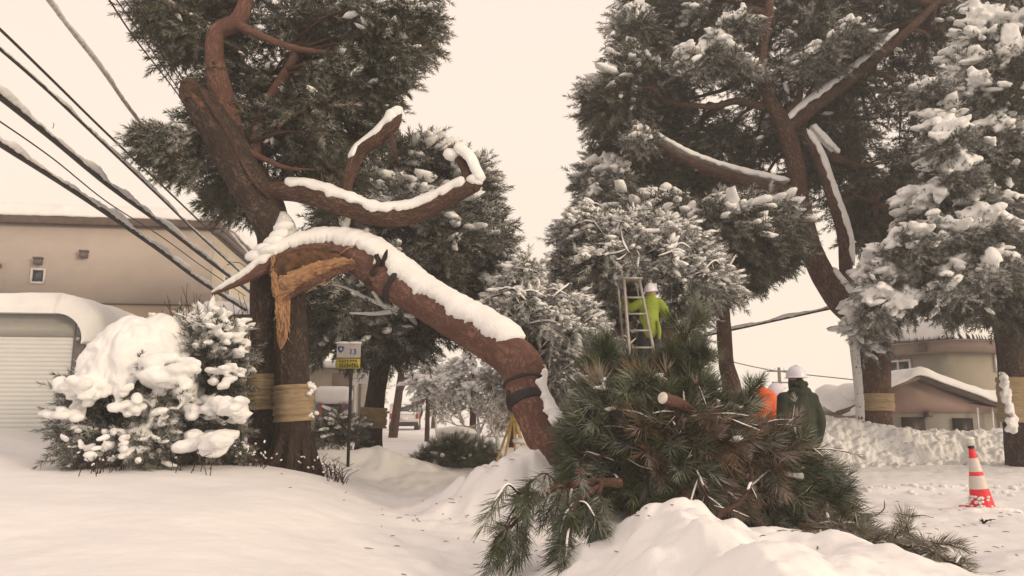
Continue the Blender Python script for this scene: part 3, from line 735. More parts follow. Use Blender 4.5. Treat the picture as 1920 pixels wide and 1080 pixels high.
# dark pine behind the arch, straw wrap
pine('pine_tree', 'dark pine with straw wrapped trunk standing behind the sign, under the arching broken stem', 
     [([(688, 900), (690, 850), (700, 770), (712, 690), (722, 600), (735, 500), (745, 420)], [34, 27, 19, 18, 17, 13, 6]),
      ([(716, 560), (690, 520), (640, 500)], [7, 5, 3]), ([(736, 470), (800, 440), (860, 420)], [6, 5, 2])],
     [([(560, 330), (620, 300), (700, 300), (760, 285), (840, 300), (880, 310), (900, 370), (930, 400), (925, 450), (940, 490), (920, 560), (880, 560), (800, 640), (740, 660), (690, 650), (600, 655), (575, 640), (575, 560), (570, 500), (600, 430)], 2.6, 150, 42, [(740, 520, 8, 8)]),
      ([(740, 265), (780, 262), (870, 300), (905, 330), (900, 400), (850, 330), (760, 330)], 1.0, 22, 26),
      ([(560, 560), (700, 560), (930, 560), (940, 590), (900, 625), (820, 600), (790, 655), (700, 640), (600, 650), (575, 620)], 2.0, 50, 32)],
     P(740, 480, 16), 16, gbase(690, 16), .25, .45, 60, 1.35, 31, brown=.02, sbig=1.0,
     wraps=[((698, 802), (701, 764), 24, 23)], smin=.03)
# snowed foot of its trunk
# ================================================================== frosted tree row in the middle
pine('pine_tree', 'snow plastered pine being pruned, behind the stepladder in the middle',
     [([(1300, 900), (1275, 720), (1250, 640), (1225, 590), (1180, 540), (1160, 470)], [34, 26, 24, 18, 10, 5]),
      ([(1240, 620), (1300, 560), (1340, 520)], [8, 6, 3]),
      ([(1110, 700), (1130, 650), (1165, 600), (1130, 545), (1090, 515)], [9, 9, 10, 8, 4]),
      ([(1215, 545), (1240, 515), (1290, 500), (1330, 485), (1370, 520)], [7, 7, 6, 4, 2])],
     [([(1045, 470), (1075, 405), (1110, 390), (1160, 395), (1190, 400), (1240, 400), (1290, 430), (1340, 470), (1370, 540), (1330, 560), (1290, 590), (1270, 540), (1200, 530), (1160, 590), (1110, 600), (1050, 590), (1040, 540)], 1.6, 190, 30, (), .6),
      ([(1225, 500), (1300, 480), (1378, 535), (1300, 600), (1290, 660), (1255, 600)], .8, 26, 26, (), .6),
      ([(1030, 560), (1100, 560), (1160, 600), (1150, 690), (1100, 740), (1040, 740), (1010, 690)], 1.2, 70, 30, (), .6),
      ([(1060, 560), (1160, 560), (1225, 560), (1240, 620), (1230, 720), (1180, 770), (1060, 780), (1030, 700)], 1.0, 80, 30, (), .6, 14.8)],
     P(1200, 520, 14.2), 14.2, gbase(1290, 14.2), .9, 1.0, 42, .95, 41, bark=BARKM, needles=NEEDW, sbig=.62, smin=.30, limbfrac=.35, ftw=330, fr0=.3, patch=.7,
     caps=[([(1300, 475), (1260, 508), (1225, 530)], [8, 8, 7], [9, 9, 8], (0, 0, 1)), ([(1090, 508), (1130, 540), (1165, 590)], [7, 8, 9], [8, 9, 8], (0, 0, 1)), ([(1105, 700), (1125, 650), (1160, 605)], [9, 9, 9], [9, 9, 7], (-.4, 0, 1))], lr=.04)
pine('pine_tree', 'smaller snow plastered pine just right of the arching broken stem',
     [([(1005, 900), (1010, 760), (1000, 650), (985, 560), (990, 510)], [16, 13, 10, 7, 3]), ([(1000, 640), (1060, 600), (1045, 545)], [7, 6, 3])],
     [([(965, 520), (985, 488), (1000, 495), (1010, 530), (1040, 540), (1090, 560), (1120, 620), (1110, 700), (1060, 740), (1020, 640), (960, 610), (920, 570), (918, 545)], 1.3, 130, 26, (), .6),
      ([(925, 550), (960, 530), (1000, 560), (990, 620), (940, 600)], .6, 22, 22, (), .6),
      ([(850, 660), (900, 655), (950, 690), (950, 760), (880, 770)], 1.0, 0, 22)],
     P(1010, 600, 13), 13, gbase(1005, 13), .9, 1.0, 44, .85, 43, bark=BARKM, needles=NEEDW, sbig=.62, smin=.30, ftw=200, fr0=.3, limbfrac=.4, patch=.7,
     caps=[([(1040, 535), (1062, 585), (1095, 605)], [6, 7, 6], [9, 10, 9], (0, 0, 1))])
# slim tall trunk right of the ladder
pine('pine_tree', 'pine with a slim bare trunk rising right of the man on the stepladder',
     [([(1385, 900), (1374, 740), (1362, 680), (1356, 600), (1349, 520), (1340, 440), (1350, 380)], [24, 18, 14, 14, 14, 11, 6]),
      ([(1345, 480), (1290, 440), (1230, 420)], [7, 5, 2]), ([(1345, 470), (1400, 430), (1440, 400)], [7, 5, 2])],
     [([(1105, 400), (1180, 375), (1280, 360), (1350, 370), (1450, 375), (1475, 400), (1462, 470), (1400, 500), (1385, 540), (1350, 500), (1300, 450), (1230, 410), (1150, 400)], 1.8, 110, 42, [(1308, 382, 18, 12), (1340, 460, 6, 6)]),
      ([(1380, 430), (1470, 420), (1465, 470), (1400, 505), (1375, 545), (1360, 500)], 1.2, 34, 28)],
     P(1320, 420, 17), 17, gbase(1380, 17), .5, .30, 66, 1.45, 47, patch=.2, bark=BARKM, brown=.04, smin=.02)

# ================================================================== big forked pine at the right
pine('pine_tree', 'tall forked pine on the snow bank with a yellow straw band round its foot',
     [([(1646, 830), (1640, 760), (1636, 690), (1632, 620), (1600, 585), (1572, 560), (1535, 500), (1512, 440), (1500, 370), (1490, 300), (1470, 235), (1440, 180), (1428, 110), (1440, 30), (1450, -60)], [30, 29, 30, 31, 27, 24, 21, 19, 17, 17, 17, 13, 10, 9, 7]),
      ([(1474, 245), (1520, 205), (1575, 165), (1640, 110), (1700, 60), (1760, 0)], [15, 13, 12, 11, 8, 6]),
      ([(1606, 585), (1588, 520), (1582, 440), (1556, 360), (1530, 290), (1505, 245)], [12, 12, 13, 10, 10, 7]),
      ([(1530, 275), (1560, 292)], [7, 4]),
      ([(1495, 362), (1440, 352), (1380, 335), (1310, 310), (1260, 285), (1218, 252)], [13, 13, 11, 9, 7, 5]),
      ([(1430, 200), (1380, 190), (1330, 200), (1240, 190)], [9, 7, 6, 3]),
      ([(1475, 215), (1500, 180), (1490, 120)], [8, 6, 5]),
      ([(1560, 400), (1600, 370), (1640, 380)], [5, 4, 2])],
     [([(1190, -60), (1180, 0), (1160, 60), (1180, 110), (1130, 150), (1115, 190), (1125, 240), (1150, 270), (1170, 240), (1230, 250), (1330, 310), (1400, 330), (1500, 340), (1560, 380), (1600, 420), (1640, 430), (1700, 350), (1730, 250), (1790, 130), (1860, 60), (1860, -100), (1190, -100)], 2.2, 340, 44,
       [(1355, 165, 38, 12), (1500, 195, 16, 12), (1688, 225, 14, 34), (1448, 300, 8, 22), (1462, 316, 10, 10), (1540, 470, 30, 30)], .5, 21.6),
      ([(1100, 350), (1110, 300), (1150, 265), (1190, 235), (1240, 250), (1290, 300), (1400, 340), (1420, 370), (1300, 370), (1180, 360), (1105, 390)], 1.3, 66, 36, (), .5, 21),
      ([(1380, 340), (1500, 330), (1490, 400), (1440, 420), (1400, 400)], 1.2, 20, 34, (), .5, 21),
      ([(1590, 360), (1700, 340), (1680, 440), (1620, 480), (1600, 430)], 1.2, 36, 34, (), .5, 21),
      ([(1110, 170), (1170, 130), (1200, 60), (1230, 120), (1190, 190), (1130, 220)], 1.0, 30, 26)],
     P(1450, 200, 19), 19, np.append(P(1645, 790, 19)[:2], 1.2), .8, .30, 64, 1.6, 53, patch=.2, bark=BARKM, brown=.04, limbfrac=.2, sbig=1.0, smin=.02,
     wraps=[((1641, 770), (1639, 738), 31, 31)],
     caps=[([(1474, 238), (1520, 198), (1575, 158), (1640, 104), (1690, 60)], [14, 13, 12, 11, 9], [4, 5, 5, 5, 4], (0, 0, 1)),
           ([(1600, 575), (1570, 545), (1548, 510)], [16, 18, 16], [8, 8, 3], (.6, 0, 1)),
           ([(1590, 500), (1582, 440), (1556, 360), (1530, 290), (1505, 245)], [11, 12, 10, 10, 7], [2, 4, 5, 6, 6], (.8, -.2, .6)),
           ([(1570, 292), (1540, 268), (1515, 240)], [6, 9, 8], [6, 8, 8], (0, 0, 1)),
           ([(1480, 350), (1440, 342), (1380, 327), (1310, 302), (1260, 277), (1222, 250)], [12, 12, 10, 9, 7, 5], [5, 6, 6, 5, 5, 4], (0, 0, 1))])
bt = [o for o in bpy.data.objects if o.get('label', '').startswith('tall forked pine')][0]
HP = (bt, [(1165, 165, 19.5, 50, 36, 22), (1195, 20, 20, 26, 34, 14), (1185, 80, 20, 22, 24, 10), (1140, 190, 19.5, 24, 30, 10), (1195, 240, 18.8, 34, 24, 14), (1145, 300, 19.5, 36, 34, 16), (1115, 345, 19.5, 24, 30, 12), (1340, 75, 18.6, 75, 34, 34), (1390, 25, 18.8, 50, 26, 18), (1290, 100, 18.6, 30, 26, 12), (1530, 85, 18.4, 60, 22, 22), (1600, 40, 18.4, 60, 22, 22), (1500, 110, 18.4, 22, 20, 8), (1380, 380, 19, 26, 20, 10)], 5); snowheaps(*HP)
# thin snow coated stem behind it
pine('pine_tree', 'thin snow coated stem standing just left of the forked pine on the bank',
     [([(1612, 830), (1612, 760), (1606, 690), (1600, 630), (1597, 590)], [9, 8, 8, 8, 5])],
     [([(1575, 600), (1640, 590), (1650, 640), (1600, 650)], .5, 6, 20)], P(1610, 600, 18.4), 18.4, np.append(P(1612, 795, 18.4)[:2], 1.1), .6, .6, 30, 1.3, 59, bark=BARKS, limbfrac=0)

# ================================================================== heavy snowy pine at the right edge
DR = 16.5
pine('pine_tree', 'pine with heavy snow shelves on drooping boughs at the right edge',
     [([(1925, 880), (1908, 780), (1898, 700), (1892, 630), (1882, 560), (1875, 480), (1885, 380), (1900, 250), (1910, 60)], [34, 25, 24, 24, 25, 20, 17, 14, 10])],
     [([(1622, 565), (1650, 525), (1700, 500), (1760, 500), (1990, 500), (1990, 570), (1940, 590), (1850, 575), (1790, 580), (1740, 555), (1700, 575), (1655, 590), (1628, 590)], 1.4, 100, 30, [(1830, 545, 16, 10)], .42, DR-.4),
      ([(1640, 520), (1690, 450), (1740, 410), (1800, 390), (1990, 360), (1990, 500), (1800, 510), (1690, 520), (1630, 540)], 1.5, 110, 36, (), .40, DR-.2),
      ([(1700, 420), (1730, 350), (1760, 300), (1800, 290), (1990, 270), (1990, 380), (1800, 400), (1700, 420)], 1.4, 70, 36, [(1730, 345, 20, 10)], .40),
      ([(1745, 300), (1765, 210), (1800, 160), (1850, 120), (1990, 120), (1990, 280), (1800, 300), (1740, 330)], 1.4, 70, 36, (), .42),
      ([(1790, 170), (1830, 60), (1870, -60), (1990, -60), (1990, 140), (1850, 140)], 1.4, 60, 38, (), .45)],
     P(1950, 350, DR), DR, np.append(P(1905, 800, DR)[:2], 1.0), 1.2, .6, 66, 1.25, 61, patch=.7, bark=BARK, limbfrac=.2, sbig=1.3, smin=.10, brown=.03, merge=.028,
     wraps=[((1906, 792), (1899, 708), 27, 26)],
     droop=.45)

rt_ = [o for o in bpy.data.objects if o.get('label', '').startswith('pine with heavy snow shelves')][0]
snowheaps(rt_, [(1790, 232, 15.2, 60, 34, 30), (1800, 300, 15.0, 34, 40, 16), (1700, 440, 15.2, 60, 34, 26), (1760, 410, 15, 50, 30, 22), (1850, 400, 15, 60, 44, 34), (1850, 350, 15.2, 50, 30, 24), (1860, 470, 14.9, 70, 34, 34), (1780, 495, 15, 55, 26, 24), (1660, 500, 15.4, 36, 34, 16), (1630, 560, 15.4, 30, 26, 12), (1880, 220, 15.6, 50, 34, 24), (1740, 150, 16, 30, 26, 12), (1900, 90, 15.8, 40, 50, 20), (1830, 140, 16, 40, 22, 12)], 9)

snowheaps(rt_, [(1884, 712, 16.2, 8, 22, 8), (1889, 738, 16.2, 7, 20, 7), (1893, 765, 16.2, 7, 20, 7), (1898, 792, 16.15, 10, 22, 9)], 12, disp=.05, name='trunk_snow') if False else None
m = MB(); r = np.random.default_rng(14)
for k in range(60):
    f = r.random(); px = 1884+18*f+r.normal(0, 3.5)-2; py = 700+108*f; p_ = P(px, py, 16.28+r.normal(0, .05)); s_ = r.uniform(.05, .13)*(1-.3*abs(f-.5))
    blobs(m, p_[None], np.array([[r.normal(), -.2, r.normal()]]), s_, s_*.8, s_*.8, r, ICO1, .2)
remesh(m.build('trunk_snow', SNOWT, rt_), .025, 2, .05)
# ================================================================== BUILDINGS
PLASTER = noisy('beige_siding', (.50, .435, .395), (.54, .47, .425), 2.5, .8, .15, 60)
PLASTER_LIT = noisy('beige_siding_lit', (.56, .50, .41), (.60, .54, .44), 2.5, .8, .15, 60)  # lit copy of the beige siding, sunlight put into the colour
ORANGEB = noisy('tan_siding', (.44, .35, .27), (.48, .385, .295), 2.5, .8, .15, 60)
FASCIA = noisy('brown_fascia', (.10, .075, .065), (.14, .105, .09), 6, .5)
GREYP = noisy('grey_panel', (.30, .295, .285), (.35, .345, .33), 3, .45, .05)
GREYD = noisy('grey_metal', (.15, .13, .125), (.19, .165, .16), 8, .45)
WHITE = noisy('white_paint', (.68, .66, .64), (.78, .76, .74), 8, .5)
GLASS, _n, _l, _b = new_mat('window_glass', .08, .6); _b.inputs['Base Color'].default_value = (.05, .06, .065, 1)
STEEL = noisy('galvanised_steel', (.35, .33, .31), (.5, .48, .46), 20, .4, metal=.6)
CABLE = noisy('black_cable', (.03, .025, .025), (.05, .045, .04), 20, .6)
def slats_mat():
    m, N, L, b = new_mat('shutter_paint', .5, .4)
    t = N.new('ShaderNodeTexCoord'); n = N.new('ShaderNodeTexNoise'); n.inputs['Scale'].default_value = 3; L.new(t.outputs['Object'], n.inputs['Vector'])
    r = N.new('ShaderNodeValToRGB'); r.color_ramp.elements[0].color = (.60, .61, .60, 1); r.color_ramp.elements[1].color = (.68, .69, .68, 1)
    L.new(n.outputs['Fac'], r.inputs[0]); L.new(r.outputs[0], b.inputs['Base Color']); return m
SHUT = slats_mat()
BD = np.array([DX, DY, 0.]); BX = np.array([DY, -DX, 0.])       # street direction and the direction across it
ROT = np.stack([BX, BD, [0, 0, 1.]], 1)
def wbox(m, o, a0, a1, b0, b1, z0, z1, mi=0):
    """box in the street frame: across a0..a1, along b0..b1 from origin o"""
    c = np.array(o)+BX*(a0+a1)/2+BD*(b0+b1)/2; c[2] = (z0+z1)/2
    return m.box(c, (a1-a0, b1-b0, z1-z0), ROT, mi=mi)
def rounded(o, w_=.03, seg=3):
    b = o.modifiers.new('bevel', 'BEVEL'); b.width = w_; b.segments = seg; b.limit_method = 'ANGLE'; return o
def snowslab(name, o, a0, a1, b0, b1, z0, th, root, vox=.06, lump=.06, seed=0, rnd=.2, n=40):
    """rounded slab of settled snow in the street frame"""
    m = MB(); na = max(12, int((a1-a0)/.12)); nb = max(10, int((b1-b0)/.2)); na = min(na, 160); nb = min(nb, 80)
    A, B = np.meshgrid(np.linspace(a0, a1, na), np.linspace(b0, b1, nb), indexing='ij')
    e = np.minimum(np.minimum(A-a0, a1-A), np.minimum(B-b0, b1-B)); pr = np.sqrt(np.clip(1-(1-np.clip(e/rnd, 0, 1))**2, 0, 1))
    q = np.stack([A, B, 0*A], -1).reshape(-1, 3); nn = fbm(q, .7, 3, seed).reshape(A.shape)
    top = z0+th*(.12+.88*pr)*(1+lump*nn*2)
    sh = .05*fbm(q, 3, 2, seed+3).reshape(A.shape)*(1-pr)
    base = np.array(o, float); T_ = base+BX*(A[..., None]+sh[..., None])+BD*(B[..., None]-sh[..., None]); T_[..., 2] = top
    Bo = T_.copy(); Bo[..., 2] = z0-.02*(1-pr)*(1+nn)
    V = np.vstack([T_.reshape(-1, 3), Bo.reshape(-1, 3)]); i, j = np.meshgrid(np.arange(na-1), np.arange(nb-1), indexing='ij')
    Q1 = np.stack([i*nb+j, (i+1)*nb+j, (i+1)*nb+j+1, i*nb+j+1], -1).reshape(-1, 4); Q2 = Q1[:, ::-1]+na*nb
    bd = [k*nb for k in range(na)]+[(na-1)*nb+k for k in range(1, nb)]+[k*nb+nb-1 for k in range(na-2, -1, -1)]+[k for k in range(nb-2, 0, -1)]
    Q3 = [[bd[k], bd[k-1], bd[k-1]+na*nb, bd[k]+na*nb] for k in range(len(bd))]
    m.add(V, Q=np.vstack([Q1, Q2, np.array(Q3)])); return m.build(name, SNOW, root)
def window(o, a0, a1, z0, z1, root, b=0.0, mull=(), fr=.05, side=False, name='window'):
    """framed window in a front wall (b = depth position of the wall face)"""
    X_, Y_ = (BX, BD) if not side else (BD, -BX)
    R_ = np.stack([X_, Y_, [0, 0, 1.]], 1); base = np.array(o, float)+(BD*b if not side else BX*b)
    def bx(m, x0, x1, y0, y1, q0, q1): c = base+X_*(x0+x1)/2+Y_*(y0+y1)/2; c[2] = (q0+q1)/2; m.box(c, (x1-x0, y1-y0, q1-q0), R_)
    m = MB(); bx(m, a0, a0+fr, -.06, .02, z0, z1); bx(m, a1-fr, a1, -.06, .02, z0, z1); bx(m, a0+fr, a1-fr, -.06, .02, z0, z0+fr); bx(m, a0+fr, a1-fr, -.06, .02, z1-fr, z1)
    for q in mull: bx(m, q-fr*.4, q+fr*.4, -.05, .02, z0+fr, z1-fr)
    f = m.build(name, WHITE, root, False)
    m = MB(); bx(m, a0+fr*.6, a1-fr*.6, -.02, .012, z0+fr*.6, z1-fr*.6); p = m.build('pane', GLASS, root, False); p.parent = f; 
    return f

# --- left beige building
c0 = P(402, 430, 22.0); c0[2] = 0
ztop = P(402, 430, 22.0)[2]; zf = P(402, 416, 22.0)[2]; zb = P(402, 572, 22.0)[2]
hb = thing('beige_building', 'large beige flat roofed building with brown roof edge and tiny window, behind the left bush', 'building', c0)
m = MB(); wbox(m, c0, -20, 0, 0, 11, zb, ztop); m.build('wall', PLASTER, hb, False)
m = MB(); wbox(m, c0, -20, -.003, .003, 10.997, 0, zb-.03); m.build('lower_wall', ORANGEB, hb, False)
m = MB(); wbox(m, c0, -20, .02, -.02, 11.0, zb-.03, zb+.0); m.build('belt_line', FASCIA, hb, False)
m = MB(); wbox(m, c0, .003, .03, .02, 10.9, .3, ztop-.003); m.build('lit_side', PLASTER_LIT, hb, False)  # sheet over the side wall, painted paler as the sunlit face
m = MB(); wbox(m, c0, -20.2, .22, -.18, 11.2, ztop, zf); rounded(m.build('roof_edge', FASCIA, hb, False), .02)
m = MB(); wbox(m, c0, .03, .19, -.1, 11.1, ztop-.12, ztop-.004); m.build('gutter', GREYD, hb, False)
snowslab('roof_snow', c0, -20.15, .25, -.2, 11.2, zf, .42, hb, seed=2)
k_ = 22/1412.
s_ = lambda px: (px-402)*k_*1.0
zz = lambda py, px=100: P(px, py, 22.0-(402-px)*k_*.126)[2]
window(c0, -5.02, -4.62, zz(532), zz(504), hb)
for (px, py, nm) in ((88, 492, 'vent_hood'), (168, 479, 'vent_hood'), (20, 497, 'wall_lamp')):
    a = (px-402)*k_*.99; z = zz(py, px); m = MB()
    if nm == 'vent_hood':
        wbox(m, c0, a-.1, a+.1, -.13, 0, z-.08, z+.1); wbox(m, c0, a-.12, a+.12, -.16, 0, z+.1, z+.14)
    else:
        m.tube([c0+BX*a+[0, 0, z], c0+BX*a-BD*.15+[0, 0, z]], [.05, .05], 10, 4); m.tube([c0+BX*(a+.02)-BD*.12+[0, 0, z-.02], c0+BX*(a+.12)-BD*.26+[0, 0, z-.08]], [.05, .07], 10, 4)
    o = m.build(nm, GREYD, hb, False)
window(c0, 1.2, 2.0, P(430, 560, 23.3)[2], P(430, 515, 23.3)[2], hb, b=.03, side=True)
# side porch roof with snow
q0 = c0+BX*.03+BD*.2
m = MB(); wbox(m, q0, 0, 1.5, -1.2, 4, P(400, 598, 21)[2], P(400, 588, 21)[2]); m.build('porch_roof', FASCIA, hb, False)
snowslab('porch_snow', q0, -.05, 1.55, -1.3, 4.1, P(400, 588, 21)[2], .38, hb, seed=5)
m = MB(); m.tube([q0+BX*.1+BD*1.0+[0, 0, zf-1.1], q0+BX*.45+BD*1.0+[0, 0, zf-1.0], q0+BX*.9+BD*1.9+[0, 0, zf-1.35]], [.02, .02, .02], 6, 8); m.build('pipe', GREYD, hb)

# --- garage with roller shutter
DGR = 13.0
g0 = P(152, 700, DGR); g0[2] = .3; zt = P(152, 590, DGR)[2]; zp = P(152, 632, DGR)[2]; kg = DGR/1412
ga = thing('garage', 'low grey garage with pale roller shutter and thick rounded snow on its roof', 'garage', g0)
wl = 7.0
def rpoly(x0, x1, z0, z1, r_, y):
    pts = [(x0, z0), (x1, z0)]+[(x1-r_+r_*math.cos(a), z1-r_+r_*math.sin(a)) for a in np.linspace(0, math.pi/2, 8)]+[(x0, z1)]
    return np.array([np.array(g0)+BX*x+BD*y+[0, 0, z-g0[2]] for x, z in pts])
m = MB(); m.prism(rpoly(-wl, 0, .2, zt, .45, .05), BD*5.5); m.build('wall', GREYP, ga, False)
m = MB(); wbox(m, g0, -wl, -.17, 0, .047, zp, zt-.16); m.build('front_panel', GREYP, ga, False)
m = MB(); wbox(m, g0, -.155, .012, -.03, .12, .2, zt-.38); wbox(m, g0, -.17, -.155, -.01, .1, .2, zp); m.build('corner_post', GREYD, ga, False)
for q in (zt-.40, zp-.02, zp+.25):
    pass
m = MB(); nsl = 34; zs = np.linspace(.3, zp, nsl*6+1); ph = np.linspace(0, nsl*2*math.pi, nsl*6+1)
A = np.array([-wl, -.18]); yy = -.0+.022*np.abs(np.sin(ph/2))**.7
V = np.array([[np.array(g0)+BX*a-BD*(-.03+y_)+[0, 0, z-g0[2]] for a in A] for y_, z in zip(yy, zs)]).reshape(-1, 3)
Q = [[2*i, 2*i+1, 2*i+3, 2*i+2] for i in range(len(zs)-1)]; m.add(V, Q=Q); m.build('roller_shutter', SHUT, ga, False)
m = MB(); wbox(m, g0, -.01, .05, -.06, 5.4, zt-.33, zt-.22); m.build('side_gutter', GREYD, ga, False)
m = MB()
for z in (zt-.2, zt-.43): m.tube([g0+BX*-.08-BD*.06+[0, 0, z-g0[2]], g0+BX*-.08+BD*.02+[0, 0, z-g0[2]]], [.035, .035], 10, 3)
m.build('bolt', STEEL, ga)
# draped snow following the rounded edge
m = MB(); na, nb = 90, 50; r_ = .45
prof = []
for a in np.linspace(-wl, -r_, 60): prof.append((a, zt, 0, 1))
for t_ in np.linspace(math.pi/2, -.15, 30): prof.append((-r_+r_*math.cos(t_), zt-r_+r_*math.sin(t_), math.cos(t_), math.sin(t_)))
prof = np.array(prof); rowsV = []
for b in np.linspace(-.14, 5.6, nb):
    eb = min(b+.14, 5.6-b)/.25; eb = math.sqrt(max(0, 1-(1-min(1, eb))**2))
    q = np.stack([prof[:, 0], prof[:, 1], np.full(len(prof), b)], -1); nn = fbm(q, .8, 3, 4)
    tt = (.40+.05*nn)*(.25+.75*eb); tt = tt*np.where(prof[:, 3] < 1, np.clip(.95-.15*(1-prof[:, 3]), .2, 1), 1); tt[-1] = 0.02; tt[-2] *= .6
    x = prof[:, 0]+prof[:, 2]*tt; z = prof[:, 1]+prof[:, 3]*tt
    up = np.array(g0)+BX*x[:, None]+BD*b; up[:, 2] = z
    lo_ = np.array(g0)+BX*(prof[:, 0]+prof[:, 2]*.01)[:, None]+BD*b; lo_[:, 2] = prof[:, 1]+.005
    rowsV.append(np.vstack([up, lo_[::-1]]))
V = np.array(rowsV); M = V.shape[1]; i, j = np.meshgrid(np.arange(nb-1), np.arange(M), indexing='ij'); j2 = (j+1) % M
m.add(V.reshape(-1, 3), Q=np.stack([i*M+j, i*M+j2, (i+1)*M+j2, (i+1)*M+j], -1).reshape(-1, 4))
cM = [V[0].mean(0), V[-1].mean(0)]
m.add(V[0], Q=[[k, M-1-k, M-2-k, k+1] for k in range(M//2-1)]); m.add(V[-1], Q=[[k, k+1, M-2-k, M-1-k] for k in range(M//2-1)])
m.build('roof_snow', SNOW, ga)

# --- right house: block given by plan corners
HBR = noisy('brown_siding', (.25, .19, .165), (.29, .22, .19), 3, .7, .1, 50)
HPK = noisy('pinkish_siding', (.37, .265, .23), (.42, .30, .26), 3, .7, .1, 50)
HGR = noisy('greige_siding', (.33, .31, .27), (.37, .345, .30), 3, .7, .1, 50)
HLT = noisy('pale_siding', (.42, .38, .31), (.46, .42, .34), 3, .7, .1, 50)
def pb(px, py, D): return P(px, py, D)
def vwall(m, a, b, z0, z1, th=.15):
    """upright slab between plan points a and b, thickness behind (away from the camera)"""
    a = np.array(a[:2]); b = np.array(b[:2]); d = b-a; n_ = np.array([-d[1], d[0]]); n_ = n_/np.linalg.norm(n_)*th
    if n_[1] < 0: n_ = -n_
    m.prism([[a[0], a[1], z0], [b[0], b[1], z0], [b[0], b[1], z1], [a[0], a[1], z1]], [n_[0], n_[1], 0])
hx = P(1776, 660, 25.0); rh = thing('brown_house', 'two storey house with brown gable and snowy roofs behind the snow bank', 'house', [hx[0], 25, .3])
A0 = P(1640, 670, 27.8); C0 = P(1776, 660, 25.0); E0 = P(2000, 658, 26.0)
zt1 = C0[2]; zt0 = P(1776, 637, 25.0)[2]
m = MB(); vwall(m, A0, C0, .3, zt1, .3); m.build('wall', HGR, rh, False)  # face turned from the sun, its shade given by the darker siding
m = MB(); vwall(m, C0+[.004, 0, 0], E0, .3, zt1, .3); m.build('wall', HLT, rh, False)  # sunward face of the same block, painted paler for the light
m = MB(); off = lambda p, dx, dy: np.array([p[0]+dx, p[1]+dy, 0])
m.prism([[A0[0]-.3, A0[1]-.25, zt1+.003], [C0[0], C0[1]-.35, zt1+.003], [E0[0], E0[1]-.3, zt1+.003], [E0[0], 31, zt1+.003], [A0[0]+1.6, 31, zt1+.003]], [0, 0, zt0-zt1]); m.build('roof_edge', HBR, rh, False)
def heap(poly2, z0, th, root, name='roof_snow', seed=0, rnd=.5, drip=0.0, n=240):
    poly2 = [tuple(p[:2]) for p in poly2]; xs = [p[0] for p in poly2]; ysx = [p[1] for p in poly2]
    m = MB(); gx = np.linspace(min(xs)-.1, max(xs)+.1, n); gy = np.linspace(min(ysx)-.1, max(ysx)+.1, 170)
    ed = np.array([[edged((x, y), poly2)*(1 if inpoly((x, y), poly2) else -1) for y in gy] for x in gx])
    A, B = np.meshgrid(gx, gy, indexing='ij'); q = np.stack([A, B, 0*A], -1).reshape(-1, 3)
    nn = fbm(q, .8, 3, seed).reshape(A.shape)
    pr = np.sqrt(np.clip(1-(1-np.clip((ed+.08*nn)/rnd, 0, 1))**2, 0, 1)); ok = (ed+.08*nn) > -.02
    top = z0+th*pr*(1+.15*nn)+.0; bot = z0-.03-drip*np.clip(1-ed/.3, 0, 1)*np.clip(nn+.3, 0, 1)
    n0, n1 = A.shape; V = np.vstack([np.stack([A, B, top], -1).reshape(-1, 3), np.stack([A, B, np.minimum(bot, top-.005)], -1).reshape(-1, 3)])
    i, j = np.meshgrid(np.arange(n0-1), np.arange(n1-1), indexing='ij'); k = ok[:-1, :-1] & ok[1:, :-1] & ok[1:, 1:] & ok[:-1, 1:]
    Q1 = np.stack([i*n1+j, (i+1)*n1+j, (i+1)*n1+j+1, i*n1+j+1], -1)[k]
    m.add(V, Q=np.vstack([Q1, Q1[:, ::-1]+n0*n1])); return m.build(name, SNOW, root)
zs_ = P(1776, 637, 25)[2]
heap([(A0[0]-.45, A0[1]-.45), (C0[0], C0[1]-.5), (E0[0], E0[1]-.5), (E0[0], 31), (A0[0]+1.5, 31)], zs_, .75, rh, seed=3, rnd=.9, drip=.0)
def wwin(a, b, f0, f1, z0, z1, root, mull=.5):
    a = np.array([a[0], a[1]]); b = np.array([b[0], b[1]]); d = (b-a); Lw = np.linalg.norm(d); d = d/Lw; n_ = np.array([d[1], -d[0]]);
    if n_[1] > 0: n_ = -n_
    R_ = np.stack([[d[0], d[1], 0], [-n_[0], -n_[1], 0], [0, 0, 1]], 1)
    def bx(m, s0, s1, y0, y1, q0, q1): c = a+d*(s0+s1)/2+n_*(y0+y1)/2; m.box([c[0], c[1], (q0+q1)/2], (s1-s0, y1-y0, q1-q0), R_)
    s0, s1 = f0*Lw, f1*Lw; m = MB(); fr = .07
    bx(m, s0, s0+fr, 0, .08, z0, z1); bx(m, s1-fr, s1, 0, .08, z0, z1); bx(m, s0+fr, s1-fr, 0, .08, z0, z0+fr); bx(m, s0+fr, s1-fr, 0, .08, z1-fr, z1)
    mid = s0+(s1-s0)*mull; bx(m, mid-.03, mid+.03, 0, .07, z0+fr, z1-fr)
    f = m.build('window', WHITE, root, False); m = MB(); bx(m, s0+.05, s1-.05, .01, .03, z0+.05, z1-.05); p = m.build('pane', GLASS, root, False); p.parent = f
wwin(A0, C0, .17, .53, P(1685, 712, 26.5)[2], P(1685, 674, 26.5)[2], rh)
wwin(C0, E0, .37, .52, P(1870, 697, 25.4)[2], P(1870, 664, 25.4)[2], rh)
m = MB(); cbox = P(1723, 653, 25.6); m.box(cbox+[0, -.1, 0], (.3, .3, .28)); m.build('vent_hood', FASCIA, rh, False)
